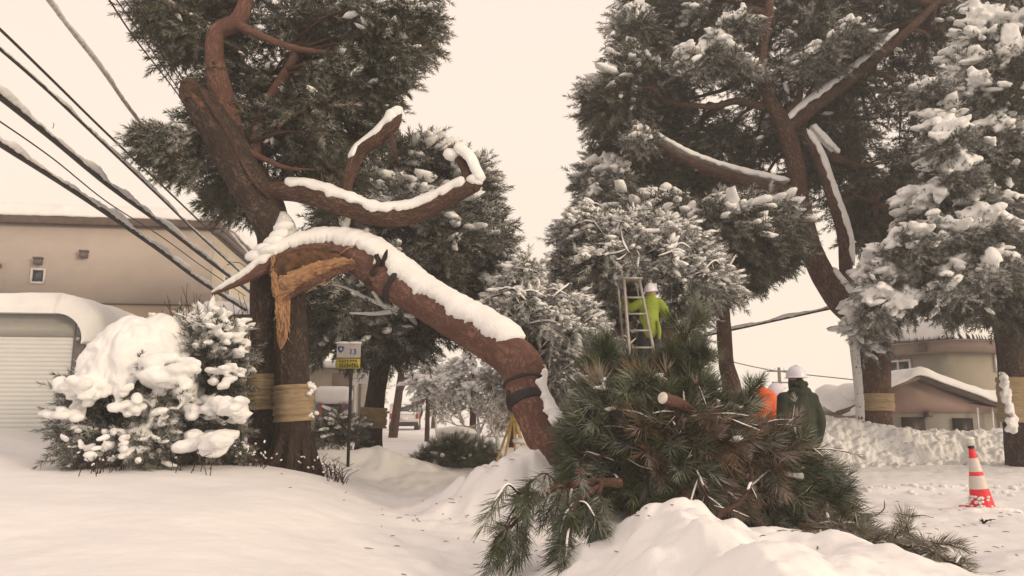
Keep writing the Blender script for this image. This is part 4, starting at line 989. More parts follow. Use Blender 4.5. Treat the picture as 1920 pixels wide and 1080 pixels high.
# lower gabled wing
DW = 22.5
ap = P(1716, 712, DW); l0 = P(1655, 737, DW); r0 = P(1868, 764, DW); r1 = P(1960, 764, DW); gl = P(1650, 820, DW); zl = .3
m = MB(); zmid = P(1700, 774, DW)[2]
m.prism([[l0[0], DW, zmid], [r1[0], DW, zmid], [r1[0], DW, r1[2]], [r0[0], DW, r0[2]], [ap[0], DW, ap[2]-.02], [l0[0], DW, l0[2]-.02]], [0, 2.2, 0]); m.build('gable_wall', HPK, rh, False)
m = MB(); m.prism([[l0[0]+.02, DW+.03, zl], [r1[0], DW+.03, zl], [r1[0], DW+.03, zmid-.003], [l0[0]+.02, DW+.03, zmid-.003]], [0, 2.1, 0]); m.build('lower_wall', HGR, rh, False)
m = MB(); e = .07
for (a, b) in ((l0+[-.25, 0, -.1], ap), (ap, r0), (r0, r1)):
    m.prism([[a[0], DW-.3, a[2]], [b[0], DW-.3, b[2]], [b[0], DW-.3, b[2]+.13], [a[0], DW-.3, a[2]+.13]], [0, 2.6, 0])
m.build('gable_roof', FASCIA, rh, False)
m = MB(); pth = np.array([l0+[-.28, 0, .03], (l0+ap)/2+[0, 0, .14], ap+[0, 0, .13], ap*.7+r0*.3+[0, 0, .13], ap*.3+r0*.7+[0, 0, .13], r0+[0, 0, .13], r1+[0, 0, .13]])
c = catmull(pth, 90); th = np.interp(np.linspace(0, 1, 90), [0, .18, .3, .6, .75, 1], [.12, .10, .26, .30, .34, .45]); rows = []
for f in np.linspace(0, 1, 14):
    edge_ = math.sqrt(max(0, 1-(1-min(1, f/.15))**2)); nn = fbm(np.stack([c[:, 0], c[:, 2], np.full(90, f*3)], -1), 1.2, 3, 6)
    rr = c.copy(); rr[:, 1] = DW-.38+f*2.6; rr[:, 2] += th*(.08+.92*edge_)*(1+.2*nn); rows.append(rr)
for f in (1, 0):
    rr = c.copy(); rr[:, 1] = DW-.38+f*2.6; rr[:, 2] -= .01; rows.append(rr)
V = np.array(rows).transpose(1, 0, 2); M = V.shape[1]; i, j = np.meshgrid(np.arange(89), np.arange(M), indexing='ij'); j2 = (j+1) % M
m.add(V.reshape(-1, 3), Q=np.stack([i*M+j, (i+1)*M+j, (i+1)*M+j2, i*M+j2], -1).reshape(-1, 4)); m.build('roof_snow', SNOW, rh)
m = MB()
for px in (1832, 1860): m.tube([P(px, 764, DW-.12), P(px+4, 830, DW-.12)], [.03, .03], 8, 4)
m.build('downpipe', WHITE, rh)
OPEN = noisy('dark_opening', (.02, .018, .016), (.04, .03, .03), 5, .5)
for (x0, x1, y0, y1) in ((1690, 1736, 782, 830), (1786, 1826, 784, 830), (1880, 1904, 780, 830)):
    a, b = P(x0, y0, DW), P(x1, y1, DW); m = MB(); m.box([(a[0]+b[0])/2, DW+.0, (a[2]+b[2])/2], (b[0]-a[0], .10, a[2]-b[2])); m.build('opening_shade', OPEN, rh, False)  # near-black boxes painted for the shade inside the wall openings
m = MB(); a = P(1872, 772, DW); b = P(1910, 830, DW); m.box([(a[0]+b[0])/2, DW-.01, (a[2]+b[2])/2], (b[0]-a[0], .06, a[2]-b[2])); m.build('door_frame', WHITE, rh, False)
m = MB(); a = P(1740, 777, DW-.1); m.box(a, (.16, .2, .16)); m.build('wall_lamp', FASCIA, rh, False)
# shed eave peeping out left of the trunk
sh_ = thing('shed', 'small dark roofed shed with a snow pillow, left of the trunks on the bank', 'shed', [P(1600, 800, 23)[0], 23, .3])
a = P(1578, 778, 23); b = P(1640, 750, 23)
m = MB(); m.prism([a, b, b+[0, 0, .12], a+[0, 0, .12]], [0, 2, 0]); m.build('roof', FASCIA, sh_, False)
m = MB(); m.prism([[a[0]+.25, 23.2, .3], [b[0], 23.2, .3], [b[0], 23.2, b[2]], [a[0]+.25, 23.2, a[2]+.08]], [0, 1.6, 0]); m.build('wall', HPK, sh_, False)
m = MB(); r = np.random.default_rng(3); blobs(m, np.array([a*.7+b*.3+[0, .9, .33], a*.3+b*.7+[0, .9, .38]]), np.array([[1, 0, .4]]*2), .5, 1.1, .26, r, ICO2, .03); m.build('roof_snow', SNOW, sh_)
# far houses at the end of the open street
def far_house(px0, px1, pyb, pyt, D, label, wallm, seed):
    a, b = P(px0, pyb, D), P(px1, pyt, D); hgt = b[2]; o = thing('house', label, 'house', [(a[0]+b[0])/2, D, .3], 'distant snowy houses')
    m = MB(); m.box([(a[0]+b[0])/2, D+3, (hgt+.3)/2], (b[0]-a[0], 6, hgt-.3)); m.build('wall', wallm, o, False)
    mid = (a[0]+b[0])/2; rz = (b[0]-a[0])*.16; m = MB()
    m.prism([[a[0]-.4, D-.4, hgt], [b[0]+.4, D-.4, hgt], [mid, D-.4, hgt+rz]], [0, 6.8, 0]); m.build('roof', FASCIA, o, False)
    m = MB(); m.tube([[a[0]-.5, D-.5, hgt+.12], [mid, D-.5, hgt+rz+.2], [b[0]+.5, D-.5, hgt+.12]], [.25, .3, .25], 8, 20)
    m.prism([[a[0]-.5, D-.5, hgt+.1], [a[0]-.5, D-.5, hgt+.4], [mid, D-.5, hgt+rz+.5], [b[0]+.5, D-.5, hgt+.4], [b[0]+.5, D-.5, hgt+.1], [mid, D-.5, hgt+rz+.1]], [0, 7, 0]); m.build('roof_snow', SNOW, o, False)
    for k in range(2):
        x = a[0]+(b[0]-a[0])*(.28+.42*k); m = MB(); m.box([x, D-.03, .3+(hgt-.3)*.6], ((b[0]-a[0])*.14, .1, (hgt-.3)*.25)); m.build('window', GLASS, o, False)
    return o
far_house(1262, 1345, 790, 742, 60, 'reddish house far off behind the slim bare trunk', HPK, 1)
far_house(1352, 1432, 790, 752, 75, 'pale far house between the slim bare trunk and the orange worker', HGR, 2)
far_house(1500, 1572, 790, 757, 80, 'pale far house between the dark coated worker and the shed', HLT, 3)
far_house(1440, 1500, 790, 768, 95, 'lowest pale far house behind the orange worker', HGR, 4)

# ================================================================== street poles and cables
POLE = noisy('concrete_pole', (.16, .14, .13), (.24, .21, .19), 6, .8)
def upole(px, pyb, pyt, D, label, arm=True):
    a, b = P(px, pyb, D), P(px, pyt, D); b[0] = a[0]; b[1] = D; o = thing('utility_pole', label, 'utility pole', [a[0], D, .3], 'utility poles')
    m = MB(); m.tube([[a[0], D, .2], [a[0], D, b[2]]], [.16, .10], 10, 6); m.build('pole', POLE, o)
    if arm:
        m = MB()
        for z in (.25, 1.0): m.box([a[0], D-.12, b[2]-z], (1.7 if z < .5 else 1.1, .08, .1))
        m.build('crossarm', POLE, o, False)
        m = MB()
        for x in (-.75, -.3, .3, .75): m.tube([[a[0]+x, D-.12, b[2]-.2], [a[0]+x, D-.12, b[2]-.02]], [.05, .035], 8, 4)
        m.build('insulator', WHITE, o)
    return o
upole(1466, 790, 689, 50, 'thin pole with a short crossarm standing left of the white helmet')
upole(1558, 790, 730, 62, 'short thin pole right of the dark coated worker', False)
upole(1598, 790, 700, 40, 'pole hidden largely by the straw wrapped trunk', False) if False else None
FCAB = noisy('frosted_cable', (.32, .29, .27), (.6, .57, .54), 14, .8)
def cable(pts, rad, label, snow=0, seed=0, name='overhead_cable', drop=0, th=.05):
    pts = PL(pts); o = thing(name, label, 'cable', pts[0]); m = MB(); n = 220
    c = catmull(pts, n); m.tube(c, rad, 8, n); m.build('wire', FCAB if 'frosted' in label else CABLE, o)
    if snow:
        L_ = np.concatenate([[0], np.cumsum(np.linalg.norm(np.diff(c, axis=0), axis=1))]); q = np.zeros((n, 3)); q[:, 0] = L_*1.6; q[:, 1] = seed
        tk = np.clip(th*(.75+.8*fbm(q, 1, 3, seed)), .004, 1)
        m = MB(); m.snowcap(c, rad*1.05, tk, n*2, seed, .25, .3); m.build('snow_cover', SNOWT, o)
    return o
cg = 'cables along the street'
for args in [
    ([(-60, 228, 9.6), (0, 270, 10.4), (110, 340, 12.0), (200, 400, 13.6), (300, 470, 15.8), (380, 530, 18.2), (470, 587, 21.5)], .045, 'lowest thick cable loaded with snow, passing over the garage roof', 1, 3, .075),
    ([(-60, 140, 9.0), (0, 182, 9.8), (100, 262, 11.3), (200, 345, 13.2), (300, 418, 15.5), (380, 480, 18.0), (480, 556, 22)], .045, 'second thick snowy cable from the bottom, crossing the beige building', 1, 5, .065),
    ([(-60, 45, 8.4), (0, 92, 9.0), (100, 180, 10.4), (200, 275, 12.4), (300, 370, 15), (380, 447, 18), (470, 528, 22)], .022, 'thin snowy cable just above the two thick ones', 1, 7, .035),
    ([(-60, 5, 8.3), (0, 55, 8.9), (100, 152, 10.3), (200, 250, 12.3), (300, 344, 15), (380, 420, 18), (470, 500, 22)], .020, 'bare thin black cable, third from the left at the top corner', 0, 0, 0),
    ([(-40, 205, 9.8), (0, 228, 10.4), (100, 298, 12), (200, 378, 14), (300, 442, 16.6), (380, 500, 19), (460, 555, 22)], .012, 'hair thin wire strung between the two thick snowy cables', 0, 0, 0),
    ([(60, -45, 7.8), (90, 0, 8.4), (135, 60, 9.3), (190, 130, 10.6), (250, 215, 12.5), (330, 315, 15.5), (400, 400, 19.5), (470, 482, 24)], .022, 'pale frosted cable running alone down the sky', 1, 9, .028),
    ([(170, -55, 7.4), (205, 0, 8.1), (255, 75, 9.4), (330, 172, 11.8), (400, 270, 15), (470, 380, 20)], .011, 'leftmost of the four close thin wires beside the pine crown', 0, 0, 0),
    ([(180, -55, 7.5), (215, -5, 8.2), (270, 72, 9.6), (335, 168, 11.9), (400, 262, 15), (470, 370, 20)], .009, 'second from left of the four close thin wires beside the pine crown', 0, 0, 0),
    ([(195, -55, 7.6), (230, -5, 8.3), (285, 72, 9.7), (340, 155, 11.9), (400, 250, 15), (470, 362, 20)], .009, 'third from left of the four close thin wires beside the pine crown', 0, 0, 0),
    ([(220, -50, 7.7), (248, -2, 8.4), (300, 82, 9.9), (346, 155, 12), (400, 240, 15), (470, 355, 20)], .009, 'rightmost of the four close thin wires, touching the pine crown', 0, 0, 0),
    ([(1180, 660, 21), (1290, 636, 20.5), (1420, 608, 20), (1562, 577, 19.4), (1700, 548, 19)], .035, 'snowy cable spanning the pale sky between two reddish trunks', 1, 11, .045),
    ([(1300, 655, 50), (1380, 680, 50), (1466, 697, 50), (1600, 712, 45)], .03, 'far thin wire sagging past the white helmet', 0, 0, 0)]:
    o = cable(args[0], args[1], args[2], args[3], args[4], th=args[5]); o['group'] = cg
m = MB(); m.tube(PL([(197, 381, 13.9), (200, 388, 13.8), (198, 402, 13.6)]), .012, 6, 8)
sub(m.build('clamp', CABLE), bpy.data.objects['overhead_cable'])

# ================================================================== route sign
BLUE = noisy('sign_blue', (.035, .045, .16), (.05, .06, .20), 10, .4); SWHITE = noisy('sign_face', (.40, .38, .40), (.46, .44, .45), 6, .4)
YEL = noisy('sign_yellow', (.42, .36, .05), (.50, .43, .07), 6, .5); INK = noisy('sign_ink', (.12, .12, .02), (.16, .15, .03), 10, .5)
DS = 13.2
sb = P(652, 850, DS); so = thing('route_sign', 'white route sign 13 above a yellow plate on a dark pole under the pines', 'road sign', [sb[0], DS, G(sb[0], DS)])
def plate(x0, x1, y0, y1, mat, name, root, yoff=0, th=.02, D=DS):
    a, b = P(x0, y0, D), P(x1, y1, D); m = MB(); m.box([(a[0]+b[0])/2, D+yoff, (a[2]+b[2])/2], (b[0]-a[0], th, a[2]-b[2])); return m.build(name, mat, root, False)
rounded(plate(632, 676, 644, 671, SWHITE, 'number_plate', so), .02, 3)
plate(630, 675, 672.5, 691, YEL, 'yellow_plate', so)
def text(s, px, py, h, mat, root, D, name='lettering', yoff=-.02, sx=1.0):
    cu = bpy.data.curves.new(name, 'FONT'); cu.body = s; cu.size = h/ppm(D)*1.38; cu.extrude = .002; cu.align_x = 'CENTER'; cu.align_y = 'CENTER'
    o = bpy.data.objects.new(name, cu); COL.objects.link(o); dg = bpy.context.evaluated_depsgraph_get()
    me = bpy.data.meshes.new_from_object(o.evaluated_get(dg)); bpy.data.objects.remove(o); o = bpy.data.objects.new(name, me); COL.objects.link(o)
    o.data.materials.clear(); o.data.materials.append(mat); o.rotation_euler = (math.pi/2, 0, 0); p = P(px, py, D); o.scale = (sx, 1, 1)
    o.parent = root; rl = np.array(ROOTLOC[root.name]); o.location = tuple(p+[0, yoff, 0]-rl); return o
text('13', 662, 660, 10.5, BLUE, so, DS, 'route_number', -.018)
a = P(639.5, 655, DS); m = MB(); w_ = .058
m.prism([[a[0]+x*w_, DS-.016, a[2]+z*w_] for x, z in ((-1, .75), (-.5, .95), (0, .85), (.5, .95), (1, .75), (.85, -.2), (.45, -.75), (0, -1.1), (-.45, -.75), (-.85, -.2))][::-1], [0, .012, 0]); m.build('route_shield', BLUE, so, False)
m = MB(); m.box([a[0], DS-.019, a[2]+.0], (.035, .006, .05)); m.build('shield_mark', SWHITE, so, False)
m = MB(); r = np.random.default_rng(2)
for k in range(7):
    p = P(638+k*5, 676.5, DS); m.box([p[0], DS-.013, p[2]], (.022, .006, .05)); m.box([p[0]+.008, DS-.014, p[2]+r.uniform(-.015, .015)], (.04, .006, .012))
for k in range(8):
    p = P(638+k*4.6, 685, DS); m.box([p[0], DS-.013, p[2]], (.012+.016*r.random(), .006, .085)); m.box([p[0]+.006, DS-.014, p[2]+r.uniform(-.03, .03)], (.045, .006, .018)); m.box([p[0]+.006, DS-.0145, p[2]+r.uniform(-.03, .03)], (.04, .006, .014))
m.build('plate_marks', INK, so, False)
m = MB(); p0 = P(652, 855, DS); p1 = P(653, 650, DS); m.tube([[p0[0], DS+.04, p0[2]-.2], [p0[0], DS+.04, p1[2]]], [.028, .028], 12, 4); m.build('pole', BAND, so)
m = MB(); blobs(m, P(654, 643, DS)[None]+np.array([[-.1, 0, 0], [.1, 0, 0]]), np.array([[1, 0, 0]]*2), .14, .05, .025, r, ICO2, .05); m.build('snow_cover', SNOWT, so)
#@@P4
# ================================================================== snow laden bushes
def draped_bush(name, label, cx, cy, D, rx, rz, loc, seed, nfing, dome, poly, npad, rpx, per=60, needles=NEED, extra=(), snowp=.4):
    r = np.random.default_rng(seed); t_ = thing(name, label, 'bush', loc)
    c = P(cx, cy, D); RX, RZ = rx/ppm(D), rz/ppm(D); sn = MB(); fol = MB(); tw = MB()
    if dome:
        for k in range(nfing):
            az = r.uniform(0, 2*math.pi); e0 = r.uniform(50, 85); e1 = r.uniform(-8, 42)+ (12 if math.sin(az) > 0 else 0)
            es = np.radians(np.linspace(e0, e1, 6)); az_ = az+r.normal(0, .06, 6).cumsum()
            gg = 1+.13*fbm(np.stack([np.cos(az_)*2, np.sin(az_)*2, es*1.6], -1), 1, 3, 5); RX, RZ = rx/ppm(D)*gg, rz/ppm(D)*gg
            pts = np.stack([c[0]+RX*np.cos(es)*np.cos(az_), c[1]+RX*.9*np.cos(es)*np.sin(az_), c[2]+RZ*np.sin(es)], -1)
            ra = r.uniform(.06, .15)*np.array([1.0, 1.3, 1.2, 1.0, .8, .5]); sn.tube(pts, ra, 8, 14)
            if r.random() < .5: blobs(sn, pts[-1:]+[0, 0, .02], np.array([[math.cos(az), math.sin(az), -.6]]), .11, .07, .06, r)
        RX, RZ = rx/ppm(D), rz/ppm(D); blobs(sn, c[None]+[[.0, 0, RZ*.74]], np.array([[1, 0, 0.]]), RX*.62, RX*.5, RZ*.25, r, ICO2, .02)
    for (px, py, dd, n, sp, sz) in extra:
        for k in range(n):
            p = P(min(px+r.normal(0, sp), 452), py+r.normal(0, sp*.45), D+dd+r.normal(0, .15)); d = r.normal(0, 1, (1, 3))*[1, .6, .25]
            blobs(sn, p[None], d, sz*r.uniform(.9, 1.6), sz*.8, sz*.6, r, ICO1, .12)
    pads = pads_in(poly, D+.1, .8, npad, rpx, r, (), .7)
    foliage(pads, c, per, .8, r, tpls=TPL_S, snow=snowp, frost=.5, droop=.15, fol=fol, snw=sn, twig=tw, sbig=.85, smin=.10, cl=6, patch=.7, fr0=.08)
    fol.build('foliage', needles, t_, False); remesh(sn.build('snow_cover', SNOWT, t_), .018, 3, .055)
    for k in range(14):
        a = np.array([c[0]+r.normal(0, .1), c[1]+r.normal(0, .1), loc[2]]); q = pads[r.integers(len(pads))][0]
        tw.tube([a, (a+q)/2+r.normal(0, .05, 3), q], [.03, .02, .008], 6, 8)
    tw.build('branches', BARK, t_); return t_
DB = 9.6
draped_bush('bush', 'low bush buried under a thick draped snow dome, beside the garage', 256, 752, DB, 98, 132, gbase(230, DB), 5, 120, True,
            [(110, 770), (150, 700), (230, 650), (320, 690), (370, 760), (370, 850), (300, 870), (120, 860)], 60, 26, 60,
            extra=[(150, 725, -.45, 30, 20, .11), (130, 770, -.5, 12, 18, .08), (185, 690, -.4, 16, 16, .10), (330, 700, -.55, 16, 22, .11), (240, 760, -.7, 14, 22, .08), (190, 835, -.75, 26, 34, .06), (270, 690, -.4, 14, 34, .15), (215, 650, -.1, 10, 20, .12)])
draped_bush('bush', 'taller twiggy bush with snow lumps, between the snow dome bush and the twin trunks', 400, 740, DB+.5, 90, 130, gbase(410, DB+.5), 6, 0, False,
            [(310, 640), (350, 595), (400, 595), (430, 610), (440, 640), (440, 700), (432, 760), (440, 850), (320, 860), (350, 760)], 85, 21, 60,
            extra=[(330, 615, -.2, 10, 14, .07), (400, 610, -.3, 12, 20, .07), (420, 640, -.4, 12, 14, .07), (425, 705, -.6, 18, 18, .075), (455, 660, -.5, 6, 9, .05), (468, 700, -.5, 5, 8, .045), (420, 765, -.8, 26, 30, .10), (385, 830, -1.0, 16, 20, .14), (435, 780, -.7, 12, 16, .065), (300, 600, 0, 5, 8, .07)])
m_ = bpy.data.objects['bush.001'] if 'bush.001' in bpy.data.objects else None
tw = MB()
for p_ in ([(208, 612, 9.4), (225, 618, 9.4), (245, 628, 9.5)],): tw.tube(PL(p_), [.015, .02, .02], 6, 8)
tw.build('twig', BARKS, bpy.data.objects['bush'])
tw = MB(); r = np.random.default_rng(8)
for k in range(26):
    x = r.uniform(300, 470); y = 620; l = r.uniform(30, 90); tw.tube(PL([(x, y+30, 10.1), (x+r.normal(0, 5), y-l*.4, 10.1), (x+r.normal(0, 12), y-l, 10.1)]), [.009, .006, .003], 4, 8)
tw.build('bare_twigs', BARKM, m_)
# thin brush along the foot of the left field
def scrub(label, boxpx, D, n, seed, name='dry_scrub'):
    r = np.random.default_rng(seed); p0 = gbase((boxpx[0]+boxpx[1])/2, D); o = thing(name, label, 'plant', p0); a, b = MB(), MB()
    for k in range(n):
        d = D+r.normal(0, .25); x = P(r.uniform(boxpx[0], boxpx[1]), 850, d)[0]; z = G(x, d); h = r.uniform(.1, .32); q = r.normal(0, .10, 2)
        pts = [[x, d, z-.03], [x+q[0]*.5, d+q[1]*.3, z+h*.6], [x+q[0]*1.3, d+q[1], z+h*r.uniform(.7, 1.05)]]; a.tube(pts, [.006, .005, .003], 4, 7)
        if r.random() < .6: blobs(b, np.array(pts[2:])+[0, 0, .0], r.normal(0, 1, (1, 3)), .022, .012, .010, r, ICO1)
    a.build('stems', BARKM, o); b.build('snow_cover', SNOWT, o); return o
scrub('dry twigs poking through the snow in front of the left trunk', (400, 500), 10.0, 60, 1)
scrub('low snow dotted twigs right of the twin trunks', (580, 650), 10.6, 55, 2)
scrub('few dry stems in the snow before the two left bushes', (285, 400), 9.0, 12, 3)
scrub('sparse weeds at the foot of the snow dome bush', (150, 240), 9.0, 30, 4)

# ================================================================== street seen under the arch
def lowbush(label, poly, D, seed, npad, needles=NEED, tpl=TPL_S, S=1.0, frost=.3, snow=.1, name='bush', rpx=14, cat='bush'):
    r = np.random.default_rng(seed); xs = [p[0] for p in poly]; o = thing(name, label, cat, gbase(sum(xs)/len(xs), D)); fol, sn, tw = MB(), MB(), MB()
    pads = pads_in(poly, D, .8, npad, rpx, r, (), .7); c = P(sum(xs)/len(xs), max(p[1] for p in poly), D)
    foliage(pads, c, 48, S, r, tpls=tpl, snow=snow, frost=frost, droop=.0, fol=fol, snw=sn, twig=tw, sbig=.9, smin=.05)
    limbs(tw, pads, [c], r, .02, .006, .6); fol.build('foliage', needles, o, False); sn.build('snow_cover', SNOWT, o); tw.build('branches', BARKM, o); return o
lowbush('low grey green shrub at the foot of the route sign pole', [(590, 800), (610, 785), (650, 780), (675, 805), (670, 828), (600, 832)], 15.0, 3, 26, S=.75)
lowbush('heap of cut green pine tips lying on the path beyond the snow mound', [(790, 850), (810, 830), (860, 828), (905, 845), (915, 880), (800, 880)], 15.5, 4, 34, NEEDP, TPL_L, .75, .25, .05, 'cut_branches', 16, 'branch pile')
def twigtree(label, px, pyb, pyt, D, spread, seed, group='frosted bare trees', levels=5, name='bare_tree', r0=.07, mat=None):
    r = np.random.default_rng(seed); b = P(px, pyb, D); b[2] = .3; H = P(px, pyt, D)[2]-.3; o = thing(name, label, 'tree', b, group); tm, bm = MB(), MB()
    def grow(p, d, l, ra, lv):
        e = p+d*l; mid = p+d*l*.5+r.normal(0, .05*l, 3); (tm if lv == 0 else bm).tube([p, mid, e], [ra, ra*.85, ra*.65], 5 if lv < 2 else 4, 6)
        if lv >= levels: return
        for k in range(3 if lv < 2 else r.integers(2, 4)):
            nd = d+r.normal(0, .55*spread, 3); nd[2] = abs(nd[2])*.8+.12; nd /= np.linalg.norm(nd); grow(p+d*l*r.uniform(.6, 1), nd, l*r.uniform(.6, .8), ra*.6, lv+1)
    grow(b, np.array([r.normal(0, .08), 0, 1.]), H*.33, r0, 0)
    tm.build('trunk', BARKS, o); bm.build('branches', mat or FROSTTW, o); return o
FROSTTW = noisy('frosted_twigs', (.16, .13, .11), (.75, .74, .72), 9, .9)
for k, (px, pb_, pt, D, s_) in enumerate([(868, 835, 690, 26, 7), (905, 835, 680, 22, 8), (935, 840, 700, 19, 9), (820, 830, 720, 34, 10), (1060, 850, 640, 22, 11), (960, 845, 720, 24, 12)]):
    twigtree(['slanting frosted bare tree left of the hanging stem, by the white block', 'frosted bare tree just left of the hanging end of the broken stem', 'nearest frosted thicket touching the hanging end of the broken stem', 'small frosted bare tree beside the distant person', 'frosted bare tree behind the top of the branch pile', 'frosted bare tree behind the bamboo snow guard'][k], px, pb_, pt, D, 1.1, s_)
fp = [
 ('round crowned snowy pine beside the far car roof', (800, 830), (770, 660, 838, 765), 30, .9),
 ('bright snow covered pine in the middle of the far street view', (885, 830), (840, 665, 930, 780), 27, 1.2),
 ('dark pine with a tall forked bare trunk behind the far car', (745, 820), (735, 650, 790, 690), 33, .5),
 ('grey pine at the vanishing end of the far street', (812, 815), (800, 715, 850, 780), 48, .8),
 ('snowy pine far left behind the route sign', (620, 820), (585, 700, 640, 760), 38, .9),
 ('snowy pine directly behind the trunk with the small straw wrap', (700, 820), (655, 670, 728, 770), 40, .8),
 ('large frosty pine behind the hanging stem', (960, 830), (900, 560, 1010, 780), 24, .8),
 ('snowy pine low behind the dangling end of the stem', (930, 830), (890, 700, 970, 810), 34, .8),
 ('tall frosty pine between the arch and the stepladder', (1060, 840), (1010, 470, 1110, 760), 21, .8)]
for k, (lab, (bx_, by), (x0, y0, x1, y1), D, sn_) in enumerate(fp):
    r = np.random.default_rng(100+k); w_ = x1-x0; h_ = y1-y0
    poly = [(x0+w_*.5+w_*.5*math.cos(a)*r.uniform(.8, 1.05), y0+h_*.5-h_*.5*math.sin(a)*r.uniform(.85, 1.05)) for a in np.linspace(0, 2*math.pi, 14, endpoint=False)]
    tr = [([(bx_, by+14), (bx_+2, y1), ((x0+x1)/2, (y0+y1)/2), ((x0+x1)/2+3, y0+8)], [7 if D < 30 else 5, 6 if D < 30 else 4, 4, 2])]
    if 'forked' in lab: tr = [([(735, 835), (742, 780), (752, 700), (753, 640), (750, 600)], [9, 8, 6, 5, 3]), ([(748, 735), (770, 690), (775, 650), (790, 640)], [6, 5, 4, 2])]
    pine('pine_tree', lab, tr, [(poly, D*.05, int(w_*h_/170), 14, (), .6)], P((x0+x1)/2, (y0+y1)/2, D), D, [P(bx_, 800, D)[0], D, .3], sn_, .9, 28, D/30.0, 200+k, bark=BARKM, needles=NEEDW, sbig=1.15, smin=.15, ico=ICO1, fr0=.2, patch=.8, group='pines along the far street', limbfrac=.1)
# white car seen from behind, half buried
CARW = noisy('white_car_paint', (.62, .60, .60), (.70, .68, .67), 3, .3, spec=.5); BLK = noisy('black_plastic', (.02, .02, .02), (.035, .03, .03), 8, .5); RUB = noisy('tyre_rubber', (.02, .02, .02), (.03, .03, .03), 8, .8)
RED = noisy('lamp_red', (.35, .03, .02), (.45, .04, .03), 5, .3)
DC = 43.0; cc = P(757, 822, DC); cz = .30; cc[2] = cz
car = thing('parked_car', 'small white car seen from behind at the far end of the snowy street', 'car', cc)
def carbox(m, x0, x1, y0, y1, z0, z1): return wbox(m, cc, x0, x1, y0, y1, cz+z0, cz+z1)
m = MB(); prof = [(0, .35), (-.05, .75), (0, 1.02), (.28, 1.5), (.7, 1.56), (2.2, 1.53), (3.0, 1.08), (4.0, .92), (4.15, .5), (4.1, .35)]
P2 = lambda x, y, z: cc+BX*x+BD*y+[0, 0, z]
m.prism([P2(-.84, y, z) for y, z in prof], BX*1.68); rounded(m.build('body', CARW, car, False), .10, 4)
m = MB(); m.prism([P2(-.62, -.002, 1.04), P2(.62, -.002, 1.04), P2(.54, .24, 1.44), P2(-.54, .24, 1.44)], BD*-.03+[0, 0, .0]); m.build('rear_window', GLASS, car, False)
m = MB(); carbox(m, -.80, .80, -.12, .2, .28, .52); rounded(m.build('rear_bumper', BLK, car, False), .05)
m = MB(); carbox(m, -.2, .2, -.09, -.04, .62, .76); m.build('number_plate', WHITE, car, False)
for sx in (-1, 1):
    m = MB(); carbox(m, sx*.74-.08, sx*.74+.08, -.09, .1, .70, 1.0); m.build('tail_light', RED, car, False)
    for y in (.75, 3.3):
        m = MB(); m.tube([P2(sx*.62, y, .3), P2(sx*.86, y, .3)], [.31, .31], 18, 3); wh = m.build('wheel', RUB, car); m = MB(); m.tube([P2(sx*.86, y, .3), P2(sx*.875, y, .3)], [.18, .17], 14, 3); h_ = m.build('rim', STEEL, car); h_.parent = wh
    m = MB(); carbox(m, sx*.95-.1, sx*.95+.1, 2.45, 2.55, .98, 1.12); m.build('mirror', BLK, car, False)
snowslab('snow_cover', P2(0, 0, 0), -.8, .8, .2, 2.4, cz+1.5, .16, car, rnd=.25)
m = MB(); blobs(m, np.array([P2(0, -.02, 1.02), P2(-.5, 0, 1.0), P2(.45, 0, 1.0), P2(-.3, .1, 1.42)]), np.array([[1, .1, 0]]*4), .35, .1, .09, np.random.default_rng(1), ICO2, .1); m.build('snow_cover', SNOWT, car)
# shop corner and street signs seen left of the sign pole
sx0, sx1 = P(590, 755, 30), P(648, 755, 30)
shp = thing('shop_building', 'white snowy shop front with red and blue posts behind the route sign', 'building', [(sx0[0]+sx1[0])/2, 31, .3])
zt_, zm, zb_ = P(600, 688, 30)[2], P(600, 725, 30)[2], P(600, 757, 30)[2]
m = MB(); m.box([(sx0[0]+sx1[0])/2-.4, 34, (zt_+.2)/2], (sx1[0]-sx0[0]+1, 6, zt_-.2)); m.build('wall', HLT, shp, False)
m = MB(); m.box([(sx0[0]+sx1[0])/2-.4, 33.9, zt_+.15], (sx1[0]-sx0[0]+1.4, 6.4, .25)); m.build('roof', SNOW, shp, False)
m = MB(); m.box([(sx0[0]+sx1[0])/2, 30.6, zb_+.35], (sx1[0]-sx0[0]+.2, 1.0, .7)); rounded(m.build('awning_snow', SNOW, shp, False), .25, 4)
for x, mt, nm in ((592, noisy('blue_post', (.05, .14, .32), (.07, .18, .38), 4, .5), 'blue_post'), (597, RED, 'red_post'), (641, RED, 'red_post'), (647, BLUE, 'blue_post')):
    p = P(x, 790, 30); m = MB(); m.box([p[0], 30.2, (zb_+.3)/2+.0], (.12, .12, zb_-.3)); m.build(nm, mt, shp, False)
m = MB(); m.box([(sx0[0]+sx1[0])/2+.2, 30.95, zm+.2], (.75, .06, .75)); m.build('wall_panel', HBR, shp, False)
m = MB(); m.box([(sx0[0]+sx1[0])/2, 30.9, (zb_+.3)/2], (1.0, .2, zb_-.35)); m.build('show_window', GLASS, shp, False)
for (px, pt, D, lab, kind) in ((676, 690, 24, 'thin grey signpost just right of the route sign pole', 0), (668, 690, 27, 'white post with a flat snowy crossboard left of the small straw wrap', 1), (660, 700, 31, 'farthest thin post close behind the route sign pole', 0), (786, 690, 60, 'distant utility pole over the far end of the street', 0)):
    a = P(px, pt, D); o = thing('street_post', lab, 'post', [a[0], D, .3], 'posts along the far street'); m = MB(); m.tube([[a[0], D, .2], [a[0], D, a[2]]], [.05, .045], 8, 4); m.build('post', POLE if kind == 0 else WHITE, o)
    m = MB(); m.box([a[0]+(.35 if kind else .12), D-.05, a[2]-.3], (.9 if kind else .3, .05, .22 if kind else .4)); m.build('board', WHITE, o, False)
